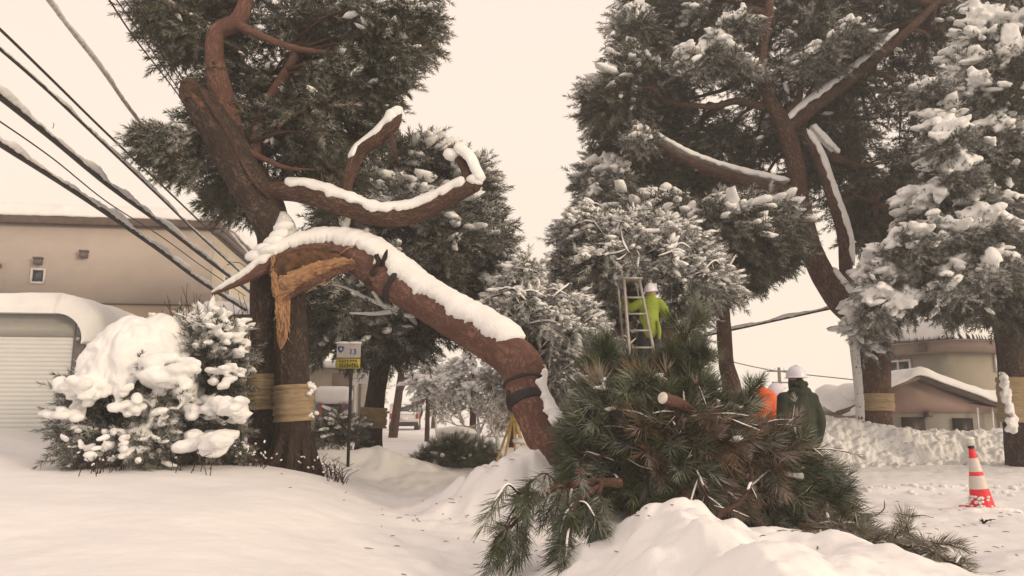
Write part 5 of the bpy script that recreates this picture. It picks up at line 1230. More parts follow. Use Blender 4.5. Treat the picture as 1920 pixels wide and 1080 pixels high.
blk = thing('planter_box', 'pale snow filled box at the street edge under the slanting bare tree', 'planter', P(853, 828, 20))
a = P(853, 820, 20); m = MB(); m.prism([[a[0]-.42, 20, .3], [a[0]+.42, 20, .3], [a[0]+.5, 20, .3+.62], [a[0]-.5, 20, .3+.62]], [0, .9, 0]); rounded(m.build('box', noisy('pale_box', (.5, .47, .43), (.6, .57, .52), 4, .7), blk, False), .03)
m = MB(); blobs(m, np.array([[a[0], 20.45, .95]]), np.array([[1, 0, 0.]]), .55, .5, .16, np.random.default_rng(1), ICO2, .04); m.build('snow_cover', SNOWT, blk)
# bamboo snow guard
BAMB = noisy('bamboo', (.50, .34, .10), (.72, .52, .20), 14, .5)
bg_ = P(962, 840, 14.0); bg_[2] = G(bg_[0], 14); bgd = thing('snow_guard', 'golden bamboo snow guard tied over a shrub, left of the hanging stem', 'plant guard', bg_)
tp = P(962, 762, 14.0)
for k in range(9):
    an = k*2*math.pi/9; m = MB(); f = np.array([bg_[0]+.42*math.cos(an), 14+.42*math.sin(an), bg_[2]-.05]); e = tp+[.05*math.cos(an+3), .05*math.sin(an+3), 0]; m.tube([f, e], [.024, .018], 7, 6); m.build('bamboo_pole', BAMB, bgd)
m = MB(); m.tube([tp-[0, 0, .16], tp-[0, 0, .10]], [.09, .085], 12, 5, .1); m.build('tie', STRAW, bgd)
m = MB(); blobs(m, np.array([tp+[0, 0, .02], tp*.5+bg_*.5+[.1, -.2, 0]]), np.array([[1, 0, 0.]]*2), .11, .1, .06, np.random.default_rng(1), ICO2, .08); m.build('snow_cover', SNOWT, bgd)

# ================================================================== PEOPLE
def body(name, root, chains, vox, mat, smooth=3):
    m = MB(); r = np.random.default_rng(1)
    for pts, ra in chains:
        pts = np.array(pts, float); ra = np.array(ra, float)*np.ones(len(pts)); m.tube(pts, ra, 14, len(pts)*5)
        for p, q in ((pts[0], ra[0]), (pts[-1], ra[-1])): m.add(ICO1[0]*q*1.0+p, T=ICO1[1])
    return remesh(m.build(name, mat, root), vox, smooth)
def ell(m, c, rad, rot=None):
    v = ICO2[0]*np.array(rad)
    if rot is not None: v = v@np.array(rot).T
    m.add(v+np.array(c), T=ICO2[1])
SKIN = noisy('skin', (.42, .26, .19), (.48, .30, .22), 10, .6); COAT = noisy('dark_green_coat', (.018, .026, .018), (.035, .044, .030), 5, .75, .5, 14)
YELC = noisy('yellow_green_jacket', (.20, .27, .03), (.30, .38, .05), 6, .7, .5, 16); ORG = noisy('orange_jacket', (.62, .11, .04), (.75, .17, .06), 6, .7, .5, 16)
PANT = noisy('dark_trousers', (.02, .02, .025), (.04, .04, .045), 8, .85, .4, 20); HELM = noisy('white_helmet', (.66, .64, .72), (.74, .72, .80), 3, .28, spec=.5)
GLOV = noisy('yellow_glove', (.45, .32, .05), (.58, .42, .08), 14, .8); GLOW = noisy('white_glove', (.55, .54, .52), (.65, .64, .62), 14, .8); BOOT = noisy('black_boot', (.015, .015, .015), (.03, .03, .03), 8, .5); HAIR = noisy('black_hair', (.015, .012, .01), (.03, .025, .02), 30, .7)
def helmet(c, root, yaw=0, tilt=0, s=1.0):
    """hard hat: ribbed shell with brim, one mesh; strap separate"""
    n, k = 40, 14; V = []
    for i in range(k+1):
        e = (math.pi/2)*(1-i/k)
        for j in range(n):
            a = 2*math.pi*j/n; rr = math.cos(e); V.append([.118*rr*math.cos(a), .142*rr*math.sin(a), .145*math.sin(e)+(.007 if abs(math.cos(a)) < .18 and e > .3 else 0)])
    for rr, z in ((1.10, -.004), (1.13, -.012), (.97, -.012)):
        for j in range(n):
            a = 2*math.pi*j/n; f = 1.0+(.12 if math.sin(a) > .5 else 0)*(rr > 1); V.append([.118*rr*math.cos(a), .142*rr*f*math.sin(a), z])
    R = Matrix.Rotation(yaw, 3, 'Z')@Matrix.Rotation(tilt, 3, 'X'); V = np.array(V)*s@np.array(R).T+c
    i, j = np.meshgrid(np.arange(k+3), np.arange(n), indexing='ij'); j2 = (j+1) % n
    m = MB(); m.add(V, Q=np.stack([i*n+j, (i+1)*n+j, (i+1)*n+j2, i*n+j2], -1).reshape(-1, 4)); return m.build('helmet', HELM, root)
def head_chain(c, yaw, s=1.0, tilt=0):
    """points for head, nose, ears and neck as chains around c = head centre"""
    R = np.array(Matrix.Rotation(yaw, 3, 'Z')@Matrix.Rotation(tilt, 3, 'X')); t_ = lambda *p: np.array(c)+R@(np.array(p)*s)
    return [([t_(0, -.015, .03), t_(0, .01, -.02)], [.092, .085]), ([t_(0, .02, -.06), t_(0, .05, -.10)], [.062, .04]), ([t_(0, .09, .0), t_(0, .112, -.03)], [.013, .017]),
            ([t_(-.09, -.005, .005), t_(-.094, -.012, -.03)], [.014, .01]), ([t_(.09, -.005, .005), t_(.094, -.012, -.03)], [.014, .01]), ([t_(0, -.02, -.07), t_(0, -.03, -.2)], [.06, .065]),
            ([t_(-.02, .103, -.062), t_(.02, .103, -.062)], [.009, .009])], t_
def hand(m, wrist, d, side, s=1.0, curl=.6):
    """palm, four curled fingers and a thumb; d = direction, side = palm width direction"""
    d = np.array(d, float); d /= np.linalg.norm(d); w_ = np.array(side, float); w_ -= d*np.dot(w_, d); w_ /= np.linalg.norm(w_); nrm = np.cross(d, w_); wrist = np.array(wrist, float)
    for q in (-.028, -.009, .010, .028): m.tube([wrist, wrist+d*.05+w_*q, wrist+d*.095*s+w_*q*1.1], [.022, .017, .013], 8, 8)
    for q, l in ((-.033, .065), (-.011, .078), (.011, .082), (.033, .072)):
        b = wrist+d*.09+w_*q; m.tube([b, b+d*l*.45+nrm*.008, b+d*l*(.85-.4*curl)+nrm*(.02+.03*curl), b+d*l*(.95-.8*curl)+nrm*(.03+.045*curl)], [.0115, .0105, .0095, .008], 8, 14)
    b = wrist+d*.03+w_*.035; m.tube([b, b+w_*.028+d*.025+nrm*.006, b+w_*.035+d*.055+nrm*.02], [.015, .012, .010], 8, 10)
def person_std(label, px, pyf, D, zf, H, coat, helm=True, yaw=0.0, glove=GLOV, lean=0.0):
    """upright person seen from behind (facing +Y turned by yaw)"""
    o = thing('person', label, 'person', [P(px, pyf, D)[0], D, zf]); b = np.array(ROOTLOC[o.name]); k = H/1.72
    R = np.array(Matrix.Rotation(yaw, 3, 'Z')); T_ = lambda x, y, z: b+R@(np.array([x, y, z])*k)
    hc, ht = head_chain(T_(0, .03, 1.58), yaw+lean, k)
    LH, RH = T_(-.27, .10, .80), T_(.30, .04, .78)
    legs = [([T_(s_*.10, 0, .90), T_(s_*.115, .03, .50), T_(s_*.12, -.01, .09)], np.array([.10, .07, .048])*k) for s_ in (-1, 1)]
    feet = [([T_(s_*.12, -.04, .05), T_(s_*.14, .14, .04)], np.array([.048, .04])*k) for s_ in (-1, 1)]
    tors = [([T_(0, 0, .90), T_(0, 0, 1.10), T_(0, 0, 1.30), T_(0, .0, 1.40)], np.array([.15, .135, .15, .12])*k), ([T_(-.15, 0, 1.36), T_(.15, 0, 1.36)], [.065*k]*2)]
    arms = [([T_(s_*.17, 0, 1.36), T_(s_*.235, -.03, 1.08), T_(s_*.235, .06, .84)], np.array([.058, .045, .033])*k) for s_ in (-1, 1)]
    body('body', o, hc+legs+feet+tors+arms, .018, SKIN)
    body('trousers', o, [([T_(s_*.10, 0, .95), T_(s_*.115, .03, .50), T_(s_*.12, -.01, .10)], np.array([.125, .095, .085])*k) for s_ in (-1, 1)], .02, PANT)
    for s_ in (-1, 1): body('boot', o, [([T_(s_*.12, -.03, .28), T_(s_*.12, -.03, .06)], np.array([.085, .07])*k), ([T_(s_*.12, -.03, .06), T_(s_*.14, .17, .05)], np.array([.065, .055])*k)], .014, BOOT)
    ch = [([T_(0, -.0, .72), T_(0, 0, .95), T_(0, 0, 1.15), T_(0, -.01, 1.32)], np.array([.165, .155, .16, .145])*k)]
    ch += [([T_(x, 0, .70), T_(x*1.0, 0, 1.0), T_(x*1.15, -.01, 1.33)], np.array([.125, .12, .11])*k) for x in (-.09, .09)]
    ch += [([T_(-.19, -.01, 1.36), T_(.19, -.01, 1.36)], [.088*k]*2), ([T_(0, -.03, 1.38), T_(0, -.01, 1.50)], np.array([.12, .105])*k)]
    ch += [([T_(-.18, 0, 1.36), T_(-.235, -.02, 1.10), T_(-.23, .08, .86)], np.array([.088, .072, .058])*k), ([T_(.18, 0, 1.36), T_(.265, -.03, 1.10), T_(.25, .02, .85)], np.array([.088, .075, .060])*k)]
    ch += [([T_(-.10, -.06, 1.45), T_(0, -.10, 1.44), T_(.10, -.06, 1.45), T_(.12, .02, 1.47)], np.array([.05, .06, .055, .05])*k)]
    body('coat', o, ch, .016, coat, 4)
    if helm:
        body('collar', o, [([T_(-.085, -.02, 1.47), T_(-.09, -.02, 1.56)], [.035*k]*2), ([T_(.085, -.02, 1.47), T_(.10, -.01, 1.52), T_(.09, 0, 1.555)], [.035*k]*3), ([T_(0, -.09, 1.46), T_(0, -.085, 1.57)], [.05*k]*2), ([T_(-.06, -.07, 1.54), T_(.07, -.07, 1.54)], [.045*k]*2)], .012, coat, 2)
        helmet(T_(0, .0, 1.63), o, yaw+lean, 0.0, k*1.0)
    else:
        m = MB(); ell(m, T_(0, .01, 1.64), (.10*k, .11*k, .09*k)); m.build('hair', HAIR, o)
    for s_, p in ((-1, T_(-.23, .09, .84)), (1, T_(.25, .03, .84))):
        m = MB(); hand(m, p, [0, .12, -1], [0, 1, 0], k); m.tube([p+[0, 0, .07], p+[0, .0, -.03]], [.048, .036], 10, 6); remesh(m.build('glove', glove, o), .007, 1)
    return o
person_std('person in dark green hooded coat and white helmet, back turned, beside the branch pile', 1508, 960, 9.5, G(P(1508, 960, 9.5)[0], 9.5)-.05, 1.73, COAT, True, .15)
person_std('tiny dark clad person standing at the right side of the far white car', 782, 828, 45.0, .3, 1.7, PANT, False, .6)
# bending worker in orange
zo = G(P(1455, 900, 11)[0], 11); o = thing('person', 'person in an orange jacket bending down behind the branch pile', 'person', [P(1470, 900, 11)[0], 11, zo]); b = np.array(ROOTLOC[o.name])
T_ = lambda x, y, z: b+np.array([x, y, z])
hc, ht = head_chain(T_(-.05, .10, 1.27), 1.2, .98, -.9)
body('body', o, hc+[([T_(0, 0, .85), T_(-.10, .05, 1.05), T_(-.12, .08, 1.2)], [.14, .14, .12]), ([T_(.05, -.1, .85), T_(.05, -.05, .45), T_(.05, -.08, .08)], [.09, .07, .05]), ([T_(.0, .14, .85), T_(-.08, .15, .45), T_(-.02, .12, .08)], [.09, .07, .05]),
     ([T_(-.12, -.08, 1.2), T_(-.3, -.1, 1.0), T_(-.42, 0, .8)], [.055, .045, .033])], .018, SKIN)
body('trousers', o, [([T_(.05, -.1, .9), T_(.05, -.05, .45), T_(.05, -.08, .1)], [.12, .10, .085]), ([T_(.0, .14, .9), T_(-.08, .15, .45), T_(-.02, .12, .1)], [.12, .10, .085])], .02, PANT)
body('jacket', o, [([T_(.03, 0, .78), T_(-.06, .03, 1.0), T_(-.14, .06, 1.25)], [.20, .19, .15]), ([T_(-.16, -.12, 1.26), T_(-.12, .22, 1.26)], [.085, .085]), ([T_(-.16, -.12, 1.25), T_(-.33, -.14, 1.08), T_(-.42, -.05, .85)], [.09, .08, .065]), ([T_(-.12, .2, 1.25), T_(-.3, .25, 1.05), T_(-.42, .2, .85)], [.09, .08, .065]), ([T_(-.2, .0, 1.30), T_(-.24, .03, 1.36)], [.10, .09])], .016, ORG, 3)
for s_, (x, y) in ((-1, (.05, -.1)), (1, (-.02, .12))): body('boot', o, [([T_(x, y, .28), T_(x, y, .06)], [.085, .07]), ([T_(x, y, .06), T_(x-.17, y, .05)], [.065, .055])], .014, BOOT)
helmet(T_(-.0, .08, 1.35), o, 1.5, -.6)
for y in (-.05, .2):
    m = MB(); hand(m, T_(-.43, y, .82), [-.4, 0, -1], [0, 1, 0]); remesh(m.build('glove', GLOW, o), .007, 1)
# --- stepladder and the man on it
DL = 12.6; zg = G(P(1190, 880, DL)[0], DL)
ld = thing('stepladder', 'tall aluminium stepladder standing in front of the snowy pine', 'ladder', [P(1190, 880, DL)[0], DL, zg])
ALU = noisy('aluminium', (.30, .28, .26), (.42, .40, .37), 12, .4, metal=.3)
tl, tr = P(1170, 528, DL), P(1199, 530, DL); bl, br = P(1180, 660, DL-.35), P(1226, 662, DL-.35)
def ext(a, b, z): k = (z-a[2])/(b[2]-a[2]); return a+(b-a)*k
BL, BR = ext(tl, bl, zg), ext(tr, br, zg)
for a, e in ((tl, BL), (tr, BR)):
    m = MB(); m.tube([a+[0, 0, .05], e], [.026, .030], 6, 10); m.build('stile', ALU, ld, False)
tl2, tr2 = P(1158, 533, DL+.25), P(1192, 532, DL+.3); BL2, BR2 = ext(tl2, P(1168, 640, DL+.65), zg), ext(tr2, P(1213, 640, DL+.7), zg)
for a, e in ((tl2, BL2), (tr2, BR2)):
    m = MB(); m.tube([a+[0, 0, .05], e], [.020, .022], 6, 10); m.build('rear_leg', ALU, ld, False)
nr = 11
for k in range(nr):
    f = (k+1)/(nr+.6); z = tl[2]+(zg-tl[2])*f; a, e = ext(tl, BL, z), ext(tr, BR, z); m = MB(); m.box((a+e)/2, (np.linalg.norm(e-a), .06, .028)); m.build('rung', ALU, ld, False)
m = MB(); m.box((tl+tr+tl2+tr2)/4+[0, 0, .06], (.42, .34, .03)); m.build('top_step', ALU, ld, False)
m = MB(); m.tube([(tl+BL)/2, (tl2+BL2)/2], [.008, .008], 5, 4); m.tube([(tr+BR)/2, (tr2+BR2)/2], [.008, .008], 5, 4); m.build('stay', ALU, ld)
hp = P(1222, 532, DL+.25); zfeet = hp[2]-1.68
b = np.array([hp[0], DL+.32, zfeet]); o = thing('person', 'person in yellow green jacket and white helmet up on the stepladder', 'person', b); T_ = lambda x, y, z: b+np.array([x, y, z])
hc, ht = head_chain(T_(0, .05, 1.52), -.5, .98)
body('body', o, hc+[([T_(-.05, 0, .86), T_(-.04, .02, 1.1), T_(-.03, .02, 1.36)], [.14, .13, .13]), ([T_(-.14, 0, .88), T_(-.15, .1, .48), T_(-.14, 0, .08)], [.09, .065, .045]), ([T_(.05, 0, .88), T_(.06, .1, .48), T_(.04, 0, .08)], [.09, .065, .045]),
     ([T_(-.18, .02, 1.33), T_(-.38, .12, 1.26), T_(-.42, .32, 1.42)], [.055, .045, .033]), ([T_(.14, .02, 1.33), T_(.24, .1, 1.15), T_(.16, .32, 1.28)], [.055, .045, .033])], .018, SKIN)
body('trousers', o, [([T_(-.14, 0, .92), T_(-.15, .1, .48), T_(-.14, 0, .1)], [.12, .10, .085]), ([T_(.05, 0, .92), T_(.06, .1, .48), T_(.04, 0, .1)], [.12, .10, .085])], .018, PANT)
body('jacket', o, [([T_(-.05, 0, .88), T_(-.05, 0, 1.1), T_(-.03, .02, 1.35)], [.165, .17, .15]), ([T_(-.19, .02, 1.35), T_(.14, .02, 1.35)], [.085, .085]), ([T_(-.19, .02, 1.35), T_(-.38, .10, 1.27), T_(-.42, .30, 1.42)], [.09, .08, .062]), ([T_(.14, .02, 1.35), T_(.26, .08, 1.16), T_(.17, .30, 1.28)], [.09, .085, .062]), ([T_(0, .0, 1.38), T_(0, .02, 1.45)], [.10, .085])], .014, YELC, 3)
body('sash', o, [([T_(.07, -.15, 1.0), T_(.09, -.15, .85), T_(.085, -.14, .72)], [.03, .035, .025])], .01, YELC, 1)
for x in (-.14, .04): body('boot', o, [([T_(x, 0, .28), T_(x, 0, .06)], [.085, .07]), ([T_(x, 0, .06), T_(x, -.0+.15, .05)], [.065, .055])], .014, BOOT)
helmet(T_(0, .03, 1.57), o, -.5, .15)
for p, d in ((T_(-.42, .33, 1.44), [0, .6, .6]), (T_(.16, .33, 1.30), [.1, 1, .3])):
    m = MB(); hand(m, p, d, [1, 0, 0]); remesh(m.build('glove', GLOW, o), .007, 1)

# ================================================================== felled branches
def bough(name, label, spine, rad, D, seed, ntw=26, tw_len=.45, droop=.5, needles=NEEDP, tpl=TPL_L, S=1.0, start=.25, snow=.2, bark=None, cut=False, cones=0, tuft=7, cat='branch', group=None, nlift=0.0, twr=.009):
    r = np.random.default_rng(seed); pts = PL(spine, D); o = thing(name, label, cat, pts[0], group)
    wm, fm, sm_, tm = MB(), MB(), MB(), MB(); rad = np.interp(np.linspace(0, 1, len(pts)), np.linspace(0, 1, len(rad)), rad); wm.tube(pts, rad, 12, len(pts)*12, .10, seed=seed, bs=(2, 2))
    c = catmull(pts, 100); tg = np.gradient(c, axis=0); tg /= np.linalg.norm(tg, axis=1)[:, None]; pos, dr = [], []
    for k in range(ntw):
        i = int(99*(start+(1-start)*(k+r.random())/ntw)); d = tg[i]*.7+r.normal(0, .55, 3); d[2] += nlift; d /= np.linalg.norm(d); l = tw_len*r.uniform(.5, 1.2)
        a = c[i]; p1 = a+d*l*.5; p2 = a+d*l-[0, 0, droop*l*.5]; p3 = p2+(d*.3-[0, 0, droop*.5])*l*.5
        tm.tube([a, p1, p2, p3], [twr*1.5, twr*1.1, twr*.8, twr*.45], 5, 10)
        if r.random() < snow: sm_.snowcap([a, p1, p2], twr*1.1, .003, 12, seed+k, .2, .2)
        cc_ = catmull([p1, p2, p3], tuft)
        for q in range(tuft):
            f = q/(tuft-1); pos.append(cc_[q]); dv = (p3-p2)*(f)+(p2-p1)*(1-f); dr.append(dv/np.linalg.norm(dv)+r.normal(0, .30, 3))
    pos, dr = np.array(pos), np.array(dr); place(fm, tpl, pos, dr, S*r.uniform(.8, 1.15, len(pos)), np.clip(r.random(len(pos))*.8, 0, .8), np.clip(r.normal(.10, .12, len(pos)), 0, .6), r)
    wm.build('wood', bark or BARKM, o); fm.build('needles', needles, o, False); tm.build('twigs', bark or BARKM, o)
    if sm_.n: sm_.build('snow_cover', SNOWT, o)
    if cut:
        d = pts[0]-pts[1]; d /= np.linalg.norm(d); m = MB(); m.tube([pts[0]-d*.01, pts[0]+d*.006], [rad[0]*.94, rad[0]*.92], 16, 3); m.build('cut_face', noisy('sawn_wood', (.62, .55, .46), (.80, .77, .73), 14, .8), o)
    if cones:
        for k in range(cones):
            p = pos[r.integers(len(pos)//2)]
            m = MB(); v, f_ = ICO2; n_ = 1+.18*np.sin(v[:, 2]*16)*np.cos(np.arctan2(v[:, 1], v[:, 0])*5); m.add(v*n_[:, None]*[.024, .024, .04]+p, T=f_); m.build('cone', BARKR, o)
    return o
cg = 'felled pine branches in the pile'
gp = lambda px, D: P(px, 900, D)[0]
# hanging bough at the lower left of the pile
bough('pine_branch', 'green bough with cones hanging out of the pile over the snow, lowest left', [(1160, 905, 6.9), (1110, 905, 6.5), (1060, 910, 6.2), (1010, 925, 6.0), (970, 925, 5.9)], [.045, .035, .028, .02, .012], 6, 1, 17, .30, 1.2, NEEDP, TPL_L, .75, .30, .15, None, True, 3, 4, group=cg, twr=.007)
bough('pine_branch', 'slim bough tip with two drooping needle brushes at the extreme left of the pile', [(1040, 915, 6.2), (990, 955, 5.9), (960, 985, 5.8), (935, 1005, 5.7)], [.02, .014, .011, .008], 6, 2, 7, .12, 1.3, NEEDP, TPL_L, .75, .45, .15, None, False, 2, 5, group=cg, twr=.006)
bough('pine_branch', 'bough fanning down over the snow just right of the lowest cones', [(1120, 915, 6.4), (1080, 945, 6.0), (1070, 985, 5.8), (1060, 1020, 5.7)], [.028, .02, .014, .009], 6, 3, 12, .18, 1.3, NEEDP, TPL_L, .8, .2, .15, None, False, 0, 6, group=cg, twr=.006)
bough('pine_branch', 'short bough drooping beside the bank, right of the lowest fan', [(1130, 900, 6.5), (1120, 940, 6.2), (1125, 985, 6.1), (1135, 1020, 6.0)], [.022, .018, .012, .007], 6, 4, 8, .15, 1.2, NEEDP, TPL_L, .7, .2, .15, None, False, 0, 5, group=cg, twr=.006)
# upright boughs on the left top
bough('pine_branch', 'upright green bough crossing in front of the stepladder foot', [(1120, 860, 8.6), (1145, 780, 8.6), (1150, 740, 8.6), (1142, 705, 8.6), (1135, 685, 8.6)], [.05, .04, .03, .02, .01], 8.6, 5, 44, .32, .1, NEEDP, TPL_L, .95, .05, .1, None, False, 0, 6, group=cg, nlift=.35)
bough('pine_branch', 'bushy green bough standing up in the middle top of the pile', [(1190, 870, 8.8), (1210, 780, 8.8), (1225, 745, 8.8), (1235, 728, 8.8), (1245, 712, 8.8)], [.05, .04, .03, .02, .01], 8.8, 6, 44, .32, .1, NEEDP, TPL_L, .95, .05, .1, None, False, 0, 6, group=cg, nlift=.3)
bough('pine_branch', 'feathery green bough leaning right, its tips against the sky', [(1230, 800, 8.8), (1275, 745, 8.8), (1300, 710, 8.8), (1318, 680, 8.8)], [.04, .03, .02, .01], 8.8, 7, 34, .32, .1, NEEDP, TPL_L, .85, .1, .1, None, False, 0, 6, group=cg, nlift=.25)
bough('pine_branch', 'dark twig with open needle sprays sticking up right of the ladder', [(1262, 720, 8.7), (1280, 660, 8.7), (1290, 625, 8.7), (1300, 600, 8.7)], [.02, .014, .01, .006], 8.7, 8, 12, .22, .0, NEEDP, TPL_L, .8, .2, .1, None, False, 0, 4, group=cg, nlift=.3, twr=.006)
bough('pine_branch', 'needle plumes pointing up right just left of the orange jacket', [(1350, 830, 8.9), (1378, 790, 8.9), (1395, 760, 8.9), (1408, 735, 8.9)], [.03, .02, .015, .008], 8.9, 9, 12, .15, .0, NEEDP, TPL_L, .8, .3, .1, None, False, 0, 5, group=cg, nlift=.5)
bough('pine_branch', 'thick sawn limb with pale cut end on top of the pile', [(1243, 746, 7.25), (1270, 755, 7.4), (1300, 775, 7.7), (1340, 800, 8.1), (1400, 830, 8.4)], [.062, .06, .056, .05, .035], 8.3, 10, 22, .35, .4, NEEDP, TPL_L, .9, .55, .5, BARKR, True, 0, 6, group=cg)
bough('pine_branch', 'withered brown bough in the middle of the pile', [(1290, 860, 7.9), (1350, 830, 7.8), (1400, 840, 7.8), (1440, 880, 7.8)], [.04, .035, .025, .015], 7.8, 11, 38, .30, .3, NEEDB, TPL_L, .85, .1, .2, None, False, 0, 6, group=cg)
bough('pine_branch', 'brown bough low in the pile above the bank of snow', [(1200, 900, 7.7), (1270, 890, 7.6), (1330, 910, 7.6), (1390, 930, 7.6)], [.04, .035, .025, .015], 7.6, 12, 26, .26, .5, NEEDB, TPL_L, .75, .1, .2, None, False, 0, 5, group=cg)
bough('pine_branch', 'long needled bough hanging at the right end of the pile by the coat hem', [(1440, 880, 8.3), (1490, 870, 8.2), (1525, 885, 8.1), (1545, 915, 8.1)], [.04, .03, .02, .01], 8.2, 13, 34, .26, .9, NEEDP, TPL_L, .95, .1, .1, None, False, 0, 6, group=cg)
bough('pine_branch', 'green bough trailing down the left flank of the pile under the stem foot', [(1175, 800, 8.2), (1130, 820, 8.0), (1100, 855, 7.9), (1085, 890, 7.9)], [.04, .03, .02, .01], 8, 14, 32, .24, .8, NEEDP, TPL_L, .85, .1, .3, None, False, 0, 6, group=cg)
bough('pine_branch', 'dark green bough in the lower middle of the pile', [(1150, 860, 7.9), (1220, 850, 7.7), (1270, 870, 7.6), (1300, 900, 7.6)], [.04, .03, .02, .01], 7.8, 15, 44, .30, .5, NEEDP, TPL_L, .85, .1, .3, None, False, 0, 6, group=cg)
bough('pine_branch', 'bare forked branch stub jutting towards the camera over the snow edge', [(1342, 985, 6.6), (1352, 962, 6.7), (1385, 945, 6.9), (1405, 915, 7.1), (1410, 880, 7.3)], [.03, .028, .02, .016, .012], 7, 16, 3, .2, .3, NEEDB, TPL_L, .5, .6, .8, BARKM, False, 0, 3, group=cg)
bough('pine_branch', 'crooked snow dusted branch end at the right side of the pile', [(1505, 893, 7.6), (1480, 890, 7.6), (1462, 885, 7.6), (1430, 900, 7.7), (1400, 905, 7.8)], [.032, .022, .018, .02, .02], 7.6, 17, 3, .15, .2, NEEDB, TPL_L, .4, .6, 1.0, BARKS, False, 0, 3, group=cg)
for k, (sp, lab) in enumerate([([(1090, 815, 7.8), (1160, 790, 7.7), (1230, 795, 7.7), (1290, 780, 7.8), (1330, 775, 7.9)], 'long snow dusted bare branch lying across the top of the pile'), ([(1200, 800, 7.7), (1260, 790, 7.6), (1310, 770, 7.6), (1345, 780, 7.6)], 'short snow dusted branch just below the sawn limb'), ([(1420, 790, 8.1), (1460, 800, 8.0), (1500, 820, 7.9), (1530, 850, 7.9)], 'snow dusted thin branch before the dark coat'), ([(1300, 820, 7.5), (1305, 880, 7.4), (1325, 930, 7.3), (1345, 960, 7.2)], 'thin bare branch dropping down the middle of the pile')]):
    bough('pine_branch', lab, sp, [.018, .016, .013, .008], 7.6, 30+k, 8, .3, .2, NEEDB, TPL_L, .5, .1, 1.0, BARKM, False, 0, 2, group=cg, twr=.006)
# uncountable bulk of the pile
r = np.random.default_rng(77); poly = [(1085, 880), (1105, 800), (1125, 740), (1150, 690), (1230, 710), (1290, 735), (1340, 770), (1420, 800), (1465, 840), (1510, 880), (1535, 910), (1535, 950), (1500, 985), (1400, 970), (1320, 960), (1240, 935), (1180, 915), (1130, 925), (1090, 905)]
pads = pads_in(poly, 8.3, .75, 150, 38, r, (), .6); f1, f2, t1, s1 = MB(), MB(), MB(), MB(); cpt = P(1300, 900, 8.6)
isb = [i for i in range(len(pads)) if (r.random() < .22 and pads[i][0][0] > P(1180, 850, 8)[0])]; pb_ = [pads[i] for i in isb]; pg = [pads[i] for i in range(len(pads)) if i not in isb]
foliage(pg, cpt, 36, 1.0, r, tpls=TPL_L, snow=.04, frost=.12, droop=.2, fol=f1, snw=s1, twig=t1, brown=.05, sbig=.5, smin=.0, fr0=.02)
foliage(pb_, cpt, 36, .9, r, tpls=TPL_L, snow=.04, frost=.12, droop=.2, fol=f2, snw=s1, twig=t1, brown=.3, sbig=.5, smin=.0, fr0=.02)
for k in range(150):
    x, y = r.uniform(1080, 1530), r.uniform(770, 950)
    if not inpoly((x, y), poly): continue
    a = P(x, y, r.uniform(7.5, 8.1)); d = r.normal(0, 1, 3)*[1, .5, .35]; d /= np.linalg.norm(d); l = r.uniform(.2, .6); q = r.normal(0, .05, 3)
    pts = [a-d*l/2, a+q, a+d*l/2]; (t1).tube(pts, [.011, .009, .004], 5, 8)
    if r.random() < .35: s1.snowcap(pts, .009, .004, 14, k, .3, .3)
root = thing('branch_pile', 'tangled bulk of the felled green and brown pine branches on the snow', 'branch pile', [cpt[0], 8.3, .4]); root['kind'] = 'stuff'
for mb, nm, mt in ((f1, 'green_needles', NEEDP), (f2, 'withered_needles', NEEDB), (t1, 'twigs', BARKM), (s1, 'snow_cover', SNOWT)):
    x_ = mb.build(nm, mt, root, nm == 'snow_cover'); x_['kind'] = 'stuff'
# withered branch lying on the snow at lower right
GRYN = needle_mat('grey_needles', (.10, .09, .06), (.22, .20, .14), (.25, .18, .11))
def onsnow(pts, D=None, lift=.03):
    q = []
    for px, py, D_ in pts:
        p = P(px, py, D_); q.append((px, py, D_))
    return q
bough('pine_branch', 'bare withered branch trailing across the snow from pile to lower right', [(1500, 985, 6.9), (1560, 998, 6.5), (1620, 1020, 6.2), (1680, 1022, 5.9), (1740, 1040, 5.6), (1800, 1060, 5.3)], [.028, .024, .018, .015, .012, .007], 6, 50, 40, .22, .5, GRYN, TPL_L, .65, .15, .3, BARKM, False, 0, 4, group='branches lying on the snow', nlift=.1, twr=.0055)
bough('pine_branch', 'grey needled branch lying behind the long withered one', [(1520, 965, 7.4), (1570, 985, 7.1), (1620, 1000, 6.9), (1650, 1012, 6.8)], [.03, .024, .018, .010], 7, 51, 26, .22, .4, GRYN, TPL_L, .7, .1, .2, BARKM, False, 0, 4, group='branches lying on the snow')
tw_ = 'small twigs stuck in the snow'
for k, (px, py, D, lab) in enumerate([(1650, 945, 8.4, 'curved bare twig standing in the snow right of the pile'), (1706, 948, 8.4, 'small dark sprig on the snow left of the cone'), (1582, 940, 8.5, 'thin slanting twig nearest the right end of the pile'), (1842, 966, 8.0, 'little dark sprig on the snow right below the cone')]):
    r = np.random.default_rng(60+k); x = P(px, py, D)[0]; z = G(x, D); o = thing('twig', lab, 'twig', [x, D, z], tw_); m = MB(); b = np.array([x, D, z])
    if k in (0, 2): m.tube([b+[-.12, 0, .0], b+[-.03, 0, .03], b+[.04, 0, .09], b+[.06, .02, .17]], [.004, .006, .006, .004], 5, 16); m.tube([b+[-.05, 0, .02], b+[-.1, -.05, .06]], [.005, .003], 5, 4)
    else:
        for q in range(12): d = r.normal(0, 1, 3)*[1.2, .8, .8]; d[2] = abs(d[2])*.5+.1; m.tube([b, b+d*.03+[0, 0, .02], b+d*.055], [.006, .005, .003], 5, 6)
    m.build('stem', BARK, o)

